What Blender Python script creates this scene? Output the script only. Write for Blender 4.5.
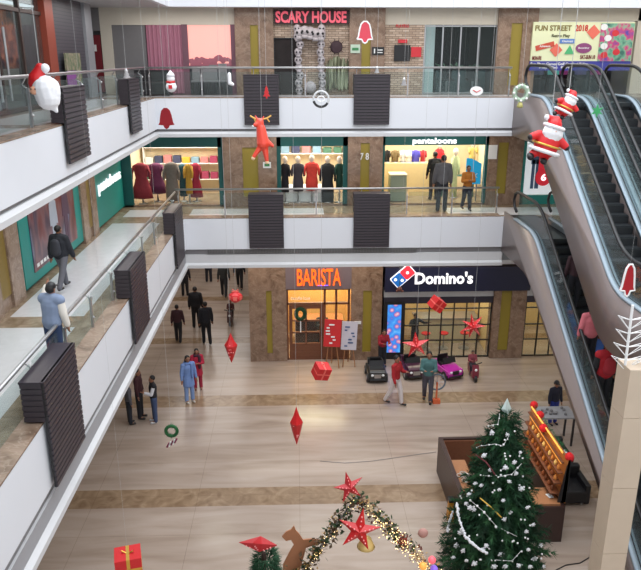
import bpy, bmesh, math, random
from mathutils import Vector, Matrix, Euler
R = random.Random(7)
PI = math.pi
S = bpy.context.scene
for o in list(bpy.data.objects): bpy.data.objects.remove(o)
C = S.collection
# ---------------------------------------------------------------- camera, world, light, exposure
EYE = 10.7
PITCH = math.atan(228/700.0); YAW = math.atan(25.5/700*math.cos(PITCH))
cd = bpy.data.cameras.new('camera'); cam = bpy.data.objects.new('camera', cd); C.objects.link(cam)
cam.location = (0, 0, EYE); cam.rotation_euler = (PI/2-PITCH, 0, -YAW)
cd.sensor_fit = 'HORIZONTAL'; cd.sensor_width = 36; cd.lens = 36*700/641.0; cd.clip_end = 200
S.camera = cam
W = bpy.data.worlds.new('sky'); S.world = W; W.use_nodes = True
W.node_tree.nodes['Background'].inputs[0].default_value = (0.89, 0.945, 1.0, 1)
W.node_tree.nodes['Background'].inputs[1].default_value = 1.0
S.view_settings.view_transform = 'Standard'; S.view_settings.look = 'None'
S.view_settings.gamma = 1; S.view_settings.use_curve_mapping = False
S.view_settings.exposure = 0.35
def area(name, loc, size, power, col=(1, 1, 1), rot=(0, 0, 0)):
    l = bpy.data.lights.new(name, 'AREA'); l.shape = 'RECTANGLE'; l.size, l.size_y = size
    l.energy = power; l.color = col
    o = bpy.data.objects.new(name, l); C.objects.link(o); o.location = loc; o.rotation_euler = rot
    return o
area('skylight_light', (4, 13, 19), (16, 18), 2500, (0.95, 0.97, 1.0))
area('corridor_light', (2, 23.2, 8.3), (9, 0.5), 45, (1, 0.95, 0.86))
area('gallery_light', (-5, 14, 8.2), (0.6, 14), 60, (1, 0.97, 0.92))
area('upper_corridor_light', (4, 23.2, 12.1), (18, 0.5), 130, (1, 0.98, 0.95))
area('upper_gallery_light', (-5.3, 18, 12.1), (0.6, 9), 75, (1, 0.98, 0.95))
area('lobby_light', (2, 23.0, 4.1), (9, 0.6), 60, (1, 0.9, 0.75))
area('back_lobby_light', (-4, 31, 4.0), (3, 12), 150, (1, 0.95, 0.9))
area('dress_shop_light', (-4.1, 25.3, 8.25), (2.6, 2), 120, (1, 0.93, 0.8))
area('fashion_shop_light', (0.6, 25.3, 8.25), (2.2, 2), 105, (1, 0.93, 0.82))
area('clothes_shop_light', (4.8, 25.3, 8.25), (3.4, 2), 130, (1, 0.92, 0.76))
area('window_shop_light', (9, 24.6, 8.2), (2, 0.8), 40, (1, 1, 1))
area('cafe_light', (0.8, 25.2, 3.4), (2, 1.6), 170, (1, 0.82, 0.52))
area('pizza_shop_light', (5.6, 25.2, 3.0), (3.4, 1.8), 85, (1, 0.87, 0.65))
area('right_pizza_light', (9.8, 25.2, 3.0), (2, 1.8), 50, (1, 0.87, 0.6))

# ---------------------------------------------------------------- pixel helper (a pixel and a depth give a point)
_F = Vector((math.sin(YAW)*math.cos(PITCH), math.cos(YAW)*math.cos(PITCH), -math.sin(PITCH)))
_Rt = Vector((math.cos(YAW), -math.sin(YAW), 0)); _U = _Rt.cross(_F)
def ray(x, y): return _F + _Rt*((x-320.5)/700) - _U*((y-285)/700)
O = Vector((0, 0, EYE))
def atY(x, y, Y): r = ray(x, y); return O + r*(Y/r.y)
def atX(x, y, X): r = ray(x, y); return O + r*(X/r.x)
def atZ(x, y, Z): r = ray(x, y); return O + r*((Z-EYE)/r.z)
def rectY(x0, y0, x1, y1, Y):   # px box on a plane of constant Y -> X0,X1,Z0,Z1
    a = atY(x0, (y0+y1)/2, Y); b = atY(x1, (y0+y1)/2, Y); c = atY((x0+x1)/2, y0, Y); d = atY((x0+x1)/2, y1, Y)
    return a.x, b.x, d.z, c.z

# ---------------------------------------------------------------- materials
def lin(c): return tuple(((v/255)/12.92 if v/255 <= .04045 else ((v/255+.055)/1.055)**2.4) for v in c)
_M = {}
def mat(name, rgb, rough=.5, metal=0, emit=0, vary=.06, scale=8, ecol=None, coat=0, spec=None):
    if name in _M: return _M[name]
    m = bpy.data.materials.new(name); m.use_nodes = True; nt = m.node_tree; b = nt.nodes['Principled BSDF']
    c = lin(rgb)
    tc = nt.nodes.new('ShaderNodeTexCoord'); n = nt.nodes.new('ShaderNodeTexNoise'); n.inputs['Scale'].default_value = scale; n.inputs['Detail'].default_value = 4
    nt.links.new(tc.outputs['Object'], n.inputs['Vector'])
    mx = nt.nodes.new('ShaderNodeMix'); mx.data_type = 'RGBA'
    mx.inputs['A'].default_value = (*[v*(1-vary) for v in c], 1); mx.inputs['B'].default_value = (*[min(1, v*(1+vary)) for v in c], 1)
    nt.links.new(n.outputs['Fac'], mx.inputs['Factor']); nt.links.new(mx.outputs['Result'], b.inputs['Base Color'])
    b.inputs['Roughness'].default_value = rough; b.inputs['Metallic'].default_value = metal
    if coat: b.inputs['Coat Weight'].default_value = coat
    if emit:
        b.inputs['Emission Color'].default_value = (*lin(ecol or rgb), 1); b.inputs['Emission Strength'].default_value = emit
    _M[name] = m; return m
def nodes_mat(name):
    m = bpy.data.materials.new(name); m.use_nodes = True; _M[name] = m
    return m, m.node_tree, m.node_tree.nodes['Principled BSDF']
def ramp(nt, stops, interp='LINEAR'):
    r = nt.nodes.new('ShaderNodeValToRGB'); r.color_ramp.interpolation = interp
    e = r.color_ramp.elements
    while len(e) < len(stops): e.new(0.5)
    for i, (p, c) in enumerate(stops): e[i].position = p; e[i].color = (*lin(c), 1)
    return r
def marble(name, dark, mid, vein, scale=1.0, rough=.25, tile=1.0):
    m, nt, b = nodes_mat(name); L = nt.links
    tc = nt.nodes.new('ShaderNodeTexCoord')
    n = nt.nodes.new('ShaderNodeTexNoise'); n.inputs['Scale'].default_value = 2.2*scale; n.inputs['Detail'].default_value = 8; n.inputs['Distortion'].default_value = 1.2
    L.new(tc.outputs['Object'], n.inputs['Vector'])
    r = ramp(nt, [(.3, dark), (.5, mid), (.7, tuple(min(255, v+12) for v in mid))]); L.new(n.outputs['Fac'], r.inputs['Fac'])
    v = nt.nodes.new('ShaderNodeTexNoise'); v.inputs['Scale'].default_value = 1.6*scale; v.inputs['Detail'].default_value = 5; v.inputs['Distortion'].default_value = 2.6
    L.new(tc.outputs['Object'], v.inputs['Vector'])
    r2 = ramp(nt, [(.47, (0, 0, 0)), (.495, (150, 150, 150)), (.505, (150, 150, 150)), (.53, (0, 0, 0))]); L.new(v.outputs['Fac'], r2.inputs['Fac'])
    mx = nt.nodes.new('ShaderNodeMix'); mx.data_type = 'RGBA'; L.new(r2.outputs['Color'], mx.inputs['Factor']); L.new(r.outputs['Color'], mx.inputs['A']); mx.inputs['B'].default_value = (*lin(vein), 1)
    L.new(mx.outputs['Result'], b.inputs['Base Color']); b.inputs['Roughness'].default_value = rough
    return m
def glassmat(name, tint=(225, 235, 235), gloss=.12, opacity=.08):
    m = bpy.data.materials.new(name); m.use_nodes = True; nt = m.node_tree; nt.nodes.clear()
    out = nt.nodes.new('ShaderNodeOutputMaterial'); t = nt.nodes.new('ShaderNodeBsdfTransparent'); t.inputs[0].default_value = (*lin(tint), 1)
    g = nt.nodes.new('ShaderNodeBsdfGlossy'); g.inputs['Roughness'].default_value = .03; g.inputs['Color'].default_value = (.9, .95, 1, 1)
    d = nt.nodes.new('ShaderNodeBsdfDiffuse'); d.inputs['Color'].default_value = (.6, .66, .66, 1)
    fr = nt.nodes.new('ShaderNodeLayerWeight'); fr.inputs['Blend'].default_value = .12
    fm = nt.nodes.new('ShaderNodeMath'); fm.operation = 'MULTIPLY'; fm.inputs[1].default_value = .22; nt.links.new(fr.outputs['Facing'], fm.inputs[0])
    a = nt.nodes.new('ShaderNodeMixShader'); b = nt.nodes.new('ShaderNodeMixShader')
    nt.links.new(fm.outputs[0], a.inputs[0]); nt.links.new(t.outputs[0], a.inputs[1]); nt.links.new(g.outputs[0], a.inputs[2])
    b.inputs[0].default_value = opacity; nt.links.new(a.outputs[0], b.inputs[1]); nt.links.new(d.outputs[0], b.inputs[2]); nt.links.new(b.outputs[0], out.inputs[0])
    _M[name] = m; return m
def floor_mat():
    m, nt, b = nodes_mat('lobby_floor'); L = nt.links
    tc = nt.nodes.new('ShaderNodeTexCoord'); sp = nt.nodes.new('ShaderNodeSeparateXYZ'); L.new(tc.outputs['Object'], sp.inputs[0])
    mp = nt.nodes.new('ShaderNodeMapping'); mp.inputs['Scale'].default_value = (.25, 1.6, 1); L.new(tc.outputs['Object'], mp.inputs['Vector'])
    n = nt.nodes.new('ShaderNodeTexNoise'); n.inputs['Scale'].default_value = 1.6; n.inputs['Detail'].default_value = 8; n.inputs['Distortion'].default_value = .6; L.new(mp.outputs[0], n.inputs['Vector'])
    base = ramp(nt, [(.3, (150, 132, 118)), (.5, (166, 149, 136)), (.72, (177, 161, 149))]); L.new(n.outputs['Fac'], base.inputs['Fac'])
    n2 = nt.nodes.new('ShaderNodeTexNoise'); n2.inputs['Scale'].default_value = 2.4; n2.inputs['Detail'].default_value = 8; n2.inputs['Distortion'].default_value = 1.5; L.new(tc.outputs['Object'], n2.inputs['Vector'])
    br = ramp(nt, [(.3, (124, 100, 78)), (.55, (146, 122, 98)), (.75, (162, 140, 116))]); L.new(n2.outputs['Fac'], br.inputs['Fac'])
    mr = nt.nodes.new('ShaderNodeMapRange'); mr.inputs['From Min'].default_value = 0; mr.inputs['From Max'].default_value = 50; L.new(sp.outputs['Y'], mr.inputs['Value'])
    st = []
    for a, c in [(10.0, 10.65), (15.02, 15.66), (20.3, 21.0), (25.4, 26.0), (30.5, 31.1)]: st += [(a/50, (255,)*3), (c/50, (0,)*3)]
    rr = ramp(nt, [(0, (0, 0, 0))]+st, 'CONSTANT'); L.new(mr.outputs[0], rr.inputs['Fac'])
    mx = nt.nodes.new('ShaderNodeMix'); mx.data_type = 'RGBA'; L.new(rr.outputs['Color'], mx.inputs['Factor']); L.new(base.outputs['Color'], mx.inputs['A']); L.new(br.outputs['Color'], mx.inputs['B'])
    # slab joints
    bk = nt.nodes.new('ShaderNodeTexBrick'); bk.offset = 0; bk.inputs['Scale'].default_value = 1; bk.inputs['Mortar Size'].default_value = .006; bk.inputs['Brick Width'].default_value = 2.6; bk.inputs['Row Height'].default_value = 1.55
    bk.inputs['Color1'].default_value = bk.inputs['Color2'].default_value = (1, 1, 1, 1); bk.inputs['Mortar'].default_value = (.55, .5, .46, 1); L.new(tc.outputs['Object'], bk.inputs['Vector'])
    mu = nt.nodes.new('ShaderNodeMix'); mu.data_type = 'RGBA'; mu.blend_type = 'MULTIPLY'; mu.inputs['Factor'].default_value = .6; L.new(mx.outputs['Result'], mu.inputs['A']); L.new(bk.outputs['Color'], mu.inputs['B'])
    L.new(mu.outputs['Result'], b.inputs['Base Color']); b.inputs['Roughness'].default_value = .2
    return m
def panel_floor(name, rects, light=(205, 205, 208), dark=(150, 132, 112)):   # light tiles framed by brown stone: built of plain masks on X/Y
    m, nt, b = nodes_mat(name); L = nt.links
    tc = nt.nodes.new('ShaderNodeTexCoord'); sp = nt.nodes.new('ShaderNodeSeparateXYZ'); L.new(tc.outputs['Object'], sp.inputs[0])
    def step(sock, a, gt):
        q = nt.nodes.new('ShaderNodeMath'); q.operation = 'GREATER_THAN' if gt else 'LESS_THAN'; L.new(sock, q.inputs[0]); q.inputs[1].default_value = a; return q.outputs[0]
    def op(kind, a, c):
        q = nt.nodes.new('ShaderNodeMath'); q.operation = kind; L.new(a, q.inputs[0]); L.new(c, q.inputs[1]); return q.outputs[0]
    tot = None
    for x0, x1, y0, y1 in rects:
        s = op('MULTIPLY', op('MULTIPLY', step(sp.outputs['X'], x0, 1), step(sp.outputs['X'], x1, 0)), op('MULTIPLY', step(sp.outputs['Y'], y0, 1), step(sp.outputs['Y'], y1, 0)))
        tot = s if tot is None else op('MAXIMUM', tot, s)
    n = nt.nodes.new('ShaderNodeTexNoise'); n.inputs['Scale'].default_value = 3; n.inputs['Detail'].default_value = 8; n.inputs['Distortion'].default_value = 1.5; L.new(tc.outputs['Object'], n.inputs['Vector'])
    r1 = ramp(nt, [(.3, tuple(v-8 for v in light)), (.7, light)]); L.new(n.outputs['Fac'], r1.inputs['Fac'])
    r2 = ramp(nt, [(.3, tuple(v-30 for v in dark)), (.7, tuple(v+12 for v in dark))]); L.new(n.outputs['Fac'], r2.inputs['Fac'])
    mx = nt.nodes.new('ShaderNodeMix'); mx.data_type = 'RGBA'; L.new(tot, mx.inputs['Factor']); L.new(r2.outputs['Color'], mx.inputs['A']); L.new(r1.outputs['Color'], mx.inputs['B'])
    L.new(mx.outputs['Result'], b.inputs['Base Color']); b.inputs['Roughness'].default_value = .22
    return m
def banded(name, c1, c2, period, axis='Z', duty=.85, rough=.5, metal=0):      # fine repeated grooves
    m, nt, b = nodes_mat(name); L = nt.links
    tc = nt.nodes.new('ShaderNodeTexCoord'); sp = nt.nodes.new('ShaderNodeSeparateXYZ'); L.new(tc.outputs['Object'], sp.inputs[0])
    q = nt.nodes.new('ShaderNodeMath'); q.operation = 'DIVIDE'; L.new(sp.outputs[axis], q.inputs[0]); q.inputs[1].default_value = period
    f = nt.nodes.new('ShaderNodeMath'); f.operation = 'FRACT'; L.new(q.outputs[0], f.inputs[0])
    r = ramp(nt, [(0, c1), (duty, c2)], 'CONSTANT'); L.new(f.outputs[0], r.inputs['Fac']); L.new(r.outputs['Color'], b.inputs['Base Color'])
    b.inputs['Roughness'].default_value = rough; b.inputs['Metallic'].default_value = metal
    return m
def stonewall():
    m, nt, b = nodes_mat('stacked_stone'); L = nt.links
    tc = nt.nodes.new('ShaderNodeTexCoord'); mp = nt.nodes.new('ShaderNodeMapping'); mp.inputs['Rotation'].default_value = (PI/2, 0, 0); L.new(tc.outputs['Object'], mp.inputs['Vector'])
    bk = nt.nodes.new('ShaderNodeTexBrick'); bk.inputs['Scale'].default_value = 1; bk.inputs['Brick Width'].default_value = .22; bk.inputs['Row Height'].default_value = .07; bk.inputs['Mortar Size'].default_value = .008
    bk.inputs['Color1'].default_value = (*lin((206, 186, 168)), 1); bk.inputs['Color2'].default_value = (*lin((168, 146, 128)), 1); bk.inputs['Mortar'].default_value = (*lin((120, 102, 90)), 1)
    L.new(mp.outputs[0], bk.inputs['Vector']); L.new(bk.outputs['Color'], b.inputs['Base Color']); b.inputs['Roughness'].default_value = .9
    bp = nt.nodes.new('ShaderNodeBump'); bp.inputs['Strength'].default_value = .6; L.new(bk.outputs['Fac'], bp.inputs['Height']); bp.invert = True; L.new(bp.outputs[0], b.inputs['Normal'])
    return m
M_FLOOR = floor_mat()
M_WHITE = mat('white_paint', (214, 216, 222), .55, vary=.02, scale=1.5)
M_SOFFIT = mat('soffit_paint', (196, 196, 198), .6, vary=.03)
M_GREY = mat('grey_metal', (120, 118, 120), .5)
M_VENT = banded('vent_louvre', (96, 94, 94), (60, 58, 58), .05, 'X', .7)
M_STONE = marble('brown_marble', (104, 80, 64), (136, 110, 92), (176, 156, 136))
M_STONE2 = marble('brown_marble_light', (110, 90, 76), (140, 118, 102), (180, 162, 146))
M_YEL = mat('yellow_panel', (146, 128, 44), .4, vary=.05)
M_CREAM = mat('cream_wall', (226, 210, 176), .7, vary=.03)
M_BEIGE = mat('beige_paint', (206, 198, 184), .7, vary=.02)
M_SLAT = banded('dark_slats', (66, 60, 68), (34, 30, 36), .088, 'Z', .84, .45)
M_STEEL = mat('brushed_steel', (176, 176, 178), .3, .8)
M_GLASS = glassmat('rail_glass', (240, 245, 244), opacity=.035); M_SGLASS = glassmat('shop_glass', (235, 240, 240), opacity=.03)
M_TEAL = mat('teal_panel', (24, 136, 128), .45); M_TEALD = mat('dark_teal_panel', (14, 88, 86), .45)
M_BLACK = mat('black_plastic', (26, 25, 28), .45); M_NAVY = mat('navy_board', (22, 26, 58), .4)
M_WOOD = mat('brown_wood', (112, 68, 46), .45, vary=.2, scale=14); M_WOODL = mat('light_wood', (158, 108, 72), .5, vary=.15, scale=14)
M_DKWOOD = mat('dark_wood', (56, 36, 32), .4, vary=.1)
M_RED = mat('red_plastic', (196, 30, 34), .4); M_REDF = mat('red_felt', (140, 24, 34), .9)
M_W = mat('white_plastic', (232, 232, 232), .5, vary=.02); M_FUR = mat('white_fluff', (228, 228, 232), .95, vary=.08, scale=30)
M_SKIN = mat('skin', (150, 104, 82), .6); M_HAIR = mat('black_hair', (22, 18, 18), .6)
M_GOLD = mat('gold_foil', (216, 176, 80), .3, .7); M_STRING = mat('white_string', (176, 176, 176), .7)
M_PINK = mat('pink_top', (226, 128, 140), .8)
M_ESC = mat('escalator_panel', (134, 122, 120), .32, .3, vary=.03, scale=1); M_LEDGE = mat('aluminium_ledge', (150, 164, 176), .5, .15, vary=.03)
M_RUB = mat('black_rubber', (24, 24, 27), .4)
M_STEP = banded('step_metal', (60, 64, 68), (34, 36, 38), .03, 'X', .6, .4, .5); M_RISER = mat('step_riser', (30, 32, 35), .5)

# ---------------------------------------------------------------- mesh builder
class MB:
    def __init__(s): s.v = []; s.f = []; s.m = []; s.k = 0
    def add(s, vs, fs):
        o = len(s.v); s.v += [tuple(v) for v in vs]; s.f += [tuple(i+o for i in f) for f in fs]; s.m += [s.k]*len(fs); return s
    def mi(s, k): s.k = k; return s
    def box(s, x0, x1, y0, y1, z0, z1):
        v = [(x, y, z) for x in (x0, x1) for y in (y0, y1) for z in (z0, z1)]
        return s.add(v, [(0, 1, 3, 2), (4, 6, 7, 5), (0, 4, 5, 1), (2, 3, 7, 6), (0, 2, 6, 4), (1, 5, 7, 3)])
    def obox(s, c, size, rot=(0, 0, 0)):
        m = Euler(rot).to_matrix(); c = Vector(c)
        v = [c+m@Vector((x*size[0]/2, y*size[1]/2, z*size[2]/2)) for x in (-1, 1) for y in (-1, 1) for z in (-1, 1)]
        return s.add(v, [(0, 1, 3, 2), (4, 6, 7, 5), (0, 4, 5, 1), (2, 3, 7, 6), (0, 2, 6, 4), (1, 5, 7, 3)])
    def tube(s, pts, r, n=8, cap=True, r1=None):
        pts = [Vector(p) for p in pts]; rings = []; up = None
        for i, p in enumerate(pts):
            d = (pts[min(i+1, len(pts)-1)]-pts[max(i-1, 0)]).normalized()
            if up is None: up = Vector((0, 0, 1)) if abs(d.z) < .9 else Vector((1, 0, 0))
            a = d.cross(up).normalized(); b = a.cross(d).normalized(); up = b
            q = r if r1 is None else r+(r1-r)*i/(len(pts)-1)
            rings.append([p+a*math.cos(2*PI*k/n)*q+b*math.sin(2*PI*k/n)*q for k in range(n)])
        v = [x for g in rings for x in g]; f = []
        for i in range(len(pts)-1):
            for k in range(n): f.append((i*n+k, i*n+(k+1) % n, (i+1)*n+(k+1) % n, (i+1)*n+k))
        if cap: f += [tuple(range(n))[::-1], tuple((len(pts)-1)*n+k for k in range(n))]
        return s.add(v, f)
    def loft(s, rings, cap=True):
        n = len(rings[0]); v = [x for g in rings for x in g]; f = []
        for i in range(len(rings)-1):
            for k in range(n): f.append((i*n+k, i*n+(k+1) % n, (i+1)*n+(k+1) % n, (i+1)*n+k))
        if cap: f += [tuple(range(n))[::-1], tuple((len(rings)-1)*n+k for k in range(n))]
        return s.add(v, f)
    def lathe(s, prof, c=(0, 0, 0), n=16, sy=1, wob=0, k=8):   # profile [(r,z)], elliptical, optional folds
        return s.loft([[(c[0]+r*math.cos(2*PI*i/n)*(1+wob*math.sin(k*2*PI*i/n)*j/len(prof)), c[1]+sy*r*math.sin(2*PI*i/n)*(1+wob*math.sin(k*2*PI*i/n)*j/len(prof)), c[2]+z) for i in range(n)] for j, (r, z) in enumerate(prof)])
    def ball(s, c, r, sc=(1, 1, 1), n=12):
        h = n//2; rings = []
        for i in range(1, h):
            a = PI*i/h; rings.append([(c[0]+r*sc[0]*math.sin(a)*math.cos(2*PI*k/n), c[1]+r*sc[1]*math.sin(a)*math.sin(2*PI*k/n), c[2]-r*sc[2]*math.cos(a)) for k in range(n)])
        o = len(s.v); s.loft(rings, False); b0 = len(s.v); 
        s.v += [(c[0], c[1], c[2]-r*sc[2]), (c[0], c[1], c[2]+r*sc[2])]; L = o+(h-2)*n
        for k in range(n): s.f += [(b0, o+(k+1) % n, o+k), (b0+1, L+k, L+(k+1) % n)]; s.m += [s.k]*2
        return s
    def prism(s, poly, axis, a, b):   # 2-D polygon extruded from a to b along axis
        def P(u, w, t): return {'X': (t, u, w), 'Y': (u, t, w), 'Z': (u, w, t)}[axis]
        n = len(poly); v = [P(u, w, a) for u, w in poly]+[P(u, w, b) for u, w in poly]
        return s.add(v, [tuple(range(n))[::-1], tuple(range(n, 2*n))]+[(i, (i+1) % n, n+(i+1) % n, n+i) for i in range(n)])
    def quad(s, a, b, c, d): return s.add([a, b, c, d], [(0, 1, 2, 3)])
    def build(s, name, m, parent=None, smooth=False, w=False, bevel=0):
        me = bpy.data.meshes.new(name)
        off = Vector(parent['_w']) if (w and parent is not None and '_w' in parent) else Vector((0, 0, 0))
        me.from_pydata([tuple(Vector(v)-off) for v in s.v], [], s.f)
        for q in (m if isinstance(m, (list, tuple)) else [m]): me.materials.append(q)
        for p, k in zip(me.polygons, s.m): p.material_index = k; p.use_smooth = smooth
        bm = bmesh.new(); bm.from_mesh(me); bmesh.ops.recalc_face_normals(bm, faces=bm.faces)
        if bevel: bmesh.ops.bevel(bm, geom=bm.edges[:], offset=bevel, segments=2, affect='EDGES', profile=.6)
        bm.to_mesh(me); bm.free()
        o = bpy.data.objects.new(name, me); C.objects.link(o)
        if parent is not None: o.parent = parent
        return o
def thing(name, label, cat, loc=(0, 0, 0), rz=0, group=None, rot=None):
    o = bpy.data.objects.new(name, None); C.objects.link(o); o.location = loc; o.rotation_euler = rot or (0, 0, rz); o.empty_display_size = .1
    o['label'] = label; o['category'] = cat; o['_w'] = tuple(loc)
    if group: o['group'] = group
    return o
def tag(o, label, cat, group=None):
    o['label'] = label; o['category'] = cat
    if group: o['group'] = group
    return o
def struct(name, mb, m, smooth=False):
    o = mb.build(name, m, None, smooth); o['kind'] = 'structure'; return o
def dup(root, loc, rz=None, label=None, group=None):
    def cp(o, par):
        c = o.copy(); C.objects.link(c); c.parent = par
        for ch in list(o.children): cp(ch, c)
        return c
    r = cp(root, None); r.location = loc
    if rz is not None: r.rotation_euler = (0, 0, rz)
    if label: r['label'] = label
    if group: r['group'] = group
    return r
def text(name, s, m, parent, c, w, h, ext=.02, face='-Y', bold=.02, off=None, spacing=1):   # lettering centred on c, fitted to w x h
    cu = bpy.data.curves.new(name, 'FONT'); cu.body = s; cu.extrude = .05; cu.offset = bold; cu.align_x = 'CENTER'; cu.space_character = spacing; cu.resolution_u = 3
    t = bpy.data.objects.new('tmp', cu); C.objects.link(t)
    dg = bpy.context.evaluated_depsgraph_get(); me = bpy.data.meshes.new_from_object(t.evaluated_get(dg)); bpy.data.objects.remove(t)
    xs = [v.co.x for v in me.vertices]; ys = [v.co.y for v in me.vertices]
    cx, cy = (min(xs)+max(xs))/2, (min(ys)+max(ys))/2; sx = w/(max(xs)-min(xs)); sy = h/(max(ys)-min(ys))
    P = Vector(parent['_w']) if parent is not None and '_w' in parent else Vector((0, 0, 0))
    for v in me.vertices:
        a, b, e = (v.co.x-cx)*sx, (v.co.y-cy)*sy, v.co.z/.05*ext
        q = Vector((a, -e, b)) if face == '-Y' else Vector((e, a, b))
        v.co = q+Vector(c)-P
    me.materials.clear(); me.materials.append(m); me.name = name
    o = bpy.data.objects.new(name, me); C.objects.link(o); o.parent = parent
    return o
def blob(name, caps, m, parent, voxel=.02, smooth=True, ratio=None, w=False):   # union of tapered capsules -> ONE continuous skin
    mb = MB()
    for c in caps:
        p, q, r0, r1 = Vector(c[0]), Vector(c[1]), c[2], c[3]
        sc = c[4] if len(c) > 4 else (1, 1, 1)
        if (q-p).length > 1e-4:
            k = 5; pts = [p.lerp(q, i/k) for i in range(k+1)]
            d = (q-p).normalized(); up = Vector((0, 1, 0)) if abs(d.y) < .9 else Vector((1, 0, 0)); a = d.cross(up).normalized(); b = a.cross(d).normalized()
            rings = []
            for i, t in enumerate(pts):
                r = r0+(r1-r0)*i/k
                rings.append([t+Vector(((a*math.cos(2*PI*j/12)+b*math.sin(2*PI*j/12))[n]*r*sc[n] for n in range(3))) for j in range(12)])
            mb.loft(rings)
        mb.ball(p, r0, sc, 12); mb.ball(q, r1, sc, 12)
    me = bpy.data.meshes.new('tmp'); me.from_pydata(mb.v, [], mb.f)
    bm = bmesh.new(); bm.from_mesh(me); bmesh.ops.recalc_face_normals(bm, faces=bm.faces); bm.to_mesh(me); bm.free()
    t = bpy.data.objects.new('tmp', me); C.objects.link(t)
    r = t.modifiers.new('r', 'REMESH'); r.mode = 'VOXEL'; r.voxel_size = voxel; r.use_smooth_shade = smooth
    sm = t.modifiers.new('s', 'SMOOTH'); sm.factor = .5; sm.iterations = 2
    if ratio: d = t.modifiers.new('d', 'DECIMATE'); d.ratio = ratio
    dg = bpy.context.evaluated_depsgraph_get(); out = bpy.data.meshes.new_from_object(t.evaluated_get(dg)); bpy.data.objects.remove(t)
    out.name = name; out.materials.clear()
    if w: out.transform(Matrix.Translation(-Vector(parent['_w'])))
    for q in (m if isinstance(m, (list, tuple)) else [m]): out.materials.append(q)
    o = bpy.data.objects.new(name, out); C.objects.link(o); o.parent = parent
    return o

# ================================================================= SETTING
XL1, XL2, YE, YW = -3.59, -4.24, 22.0, 23.9
struct('floor', MB().box(-9, 16, -1, 45, -.2, 0), M_FLOOR)
M_L1F = panel_floor('gallery_floor', [(-5.7, -4.25, -1, 12.6), (-5.7, -4.25, 13.2, 21.4), (-5.6, -3.9, 22.3, 23.4), (-3.5, .9, 22.4, 23.5), (5.0, 9, 22.2, 23.4)])
M_L2F = panel_floor('upper_gallery_floor', [(-5.9, -4.6, -1, 12.6), (-5.9, -4.6, 13.2, 21.4), (-6, 9, 22.4, 23.6)], (190, 190, 192), (140, 128, 118))
# ground / first level deck
struct('floor', MB().box(-8, XL1-.01, -1, 27, 5.6, 5.8).box(XL1-.01, 14, YE+.01, 27.5, 5.6, 5.8), M_L1F)
struct('ceiling', MB().box(-8, XL1-.1, -1, 45, 4.16, 4.3).box(XL1-.1, 14, YE+.1, 45, 4.16, 4.3), M_SOFFIT)
struct('floor', MB().box(-8, XL2-.01, -1, 27, 9.32, 9.52).box(XL2-.01, 14, YE+.01, 29, 9.32, 9.52), M_L2F)
struct('ceiling', MB().box(-8, XL2-.1, -1, 27, 8.37, 8.5).box(XL2-.1, 14, YE+.1, 27.5, 8.37, 8.5), M_SOFFIT)
struct('ceiling', MB().box(-8, -3.75, -1, 29, 12.2, 12.35).box(-3.75, 14, YE+.1, 29, 12.2, 12.35), M_SOFFIT)
# fascia bands: white band, recessed vent strip, projecting lip
def fascia(xl, zt, zb, zl, z2, xr):
    struct('trim_1', MB().box(xl-.15, xr, YE, YE+.2, zb, zt-.005).box(xl-.2, xl, -1, YE+.2, zb, zt-.005), M_WHITE)
    struct('trim_2', MB().box(xl-.15, xr, YE+.07, YE+.2, z2, zb).box(xl-.2, xl-.07, -1, YE, z2, zb), M_GREY)
    lip = MB().prism([(YE+.2, zl), (YE-.05, zl), (YE-.05, zl+.1), (YE+.03, zl+.16), (YE+.03, z2), (YE+.2, z2)], 'X', xl-.1, xr)
    lip.prism([(xl-.2, zl), (xl+.05, zl), (xl+.05, zl+.1), (xl-.03, zl+.16), (xl-.03, z2), (xl-.2, z2)], 'Y', -1, YE+.1)
    lip.m[-6+3] = 1; lip.m[-6+2] = 0
    struct('trim_3', lip, [M_SOFFIT, mat('ledge_grey', (150, 150, 154), .6)])
fascia(XL1, 5.8, 4.78, 4.16, 4.6, 6.75)
fascia(XL2, 9.52, 8.6, 8.36, 8.52, 6.75)
struct('trim_2', MB().box(-2.9, 3.9, YE+.01, YE+.08, 4.62, 4.77), M_VENT)
struct('trim_1', MB().box(-3.75, 14, YE-.05, YE+.2, 12.09, 13.2).box(-3.8, -3.65, -1, YE, 12.09, 13.2), M_WHITE)
# stone nosing strip on the gallery edges
struct('trim_4', MB().box(XL1-.33, XL1-.0, -1, YE, 5.79, 5.82).box(XL1-.1, 6.6, YE, YE+.4, 5.79, 5.82), M_STONE2)
struct('trim_4', MB().box(XL2-.33, XL2, -1, YE, 9.51, 9.54).box(XL2-.1, 6.6, YE, YE+.16, 9.51, 9.54), M_STONE2)
# outer walls
struct('wall_left', MB().box(-6.15, -5.96, -1, 24, 5.8, 8.4), M_TEALD)
struct('wall_left', MB().box(-7.2, -7, -1, 45, 0, 4.2), M_BEIGE)
struct('wall_left', MB().box(-9.3, -9.1, -1, 29, 9.5, 12.3), M_BEIGE)
struct('wall_right', MB().box(13.8, 14, -1, 45, 0, 13.2), M_BEIGE)
struct('wall_back', MB().box(-7, 14, 44.8, 45, 0, 4.3), M_BEIGE)
# ground storey front wall: openings for cafe, pizza shop
def wallY(name, Y, spans, m, t=.25):
    b = MB()
    for x0, x1, z0, z1 in spans: b.box(x0, x1, Y, Y+t, z0, z1)
    return struct(name, b, m)
wallY('wall_back', YW, [(-.38, 1.8, 3.55, 4.16), (3.05, 14, 3.6, 4.16), (11.5, 14, 0, 4.2)], M_STONE)
struct('wall_left', MB().box(-1.78, -1.5, 24.4, 45, 0, 4.2), M_STONE)
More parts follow.
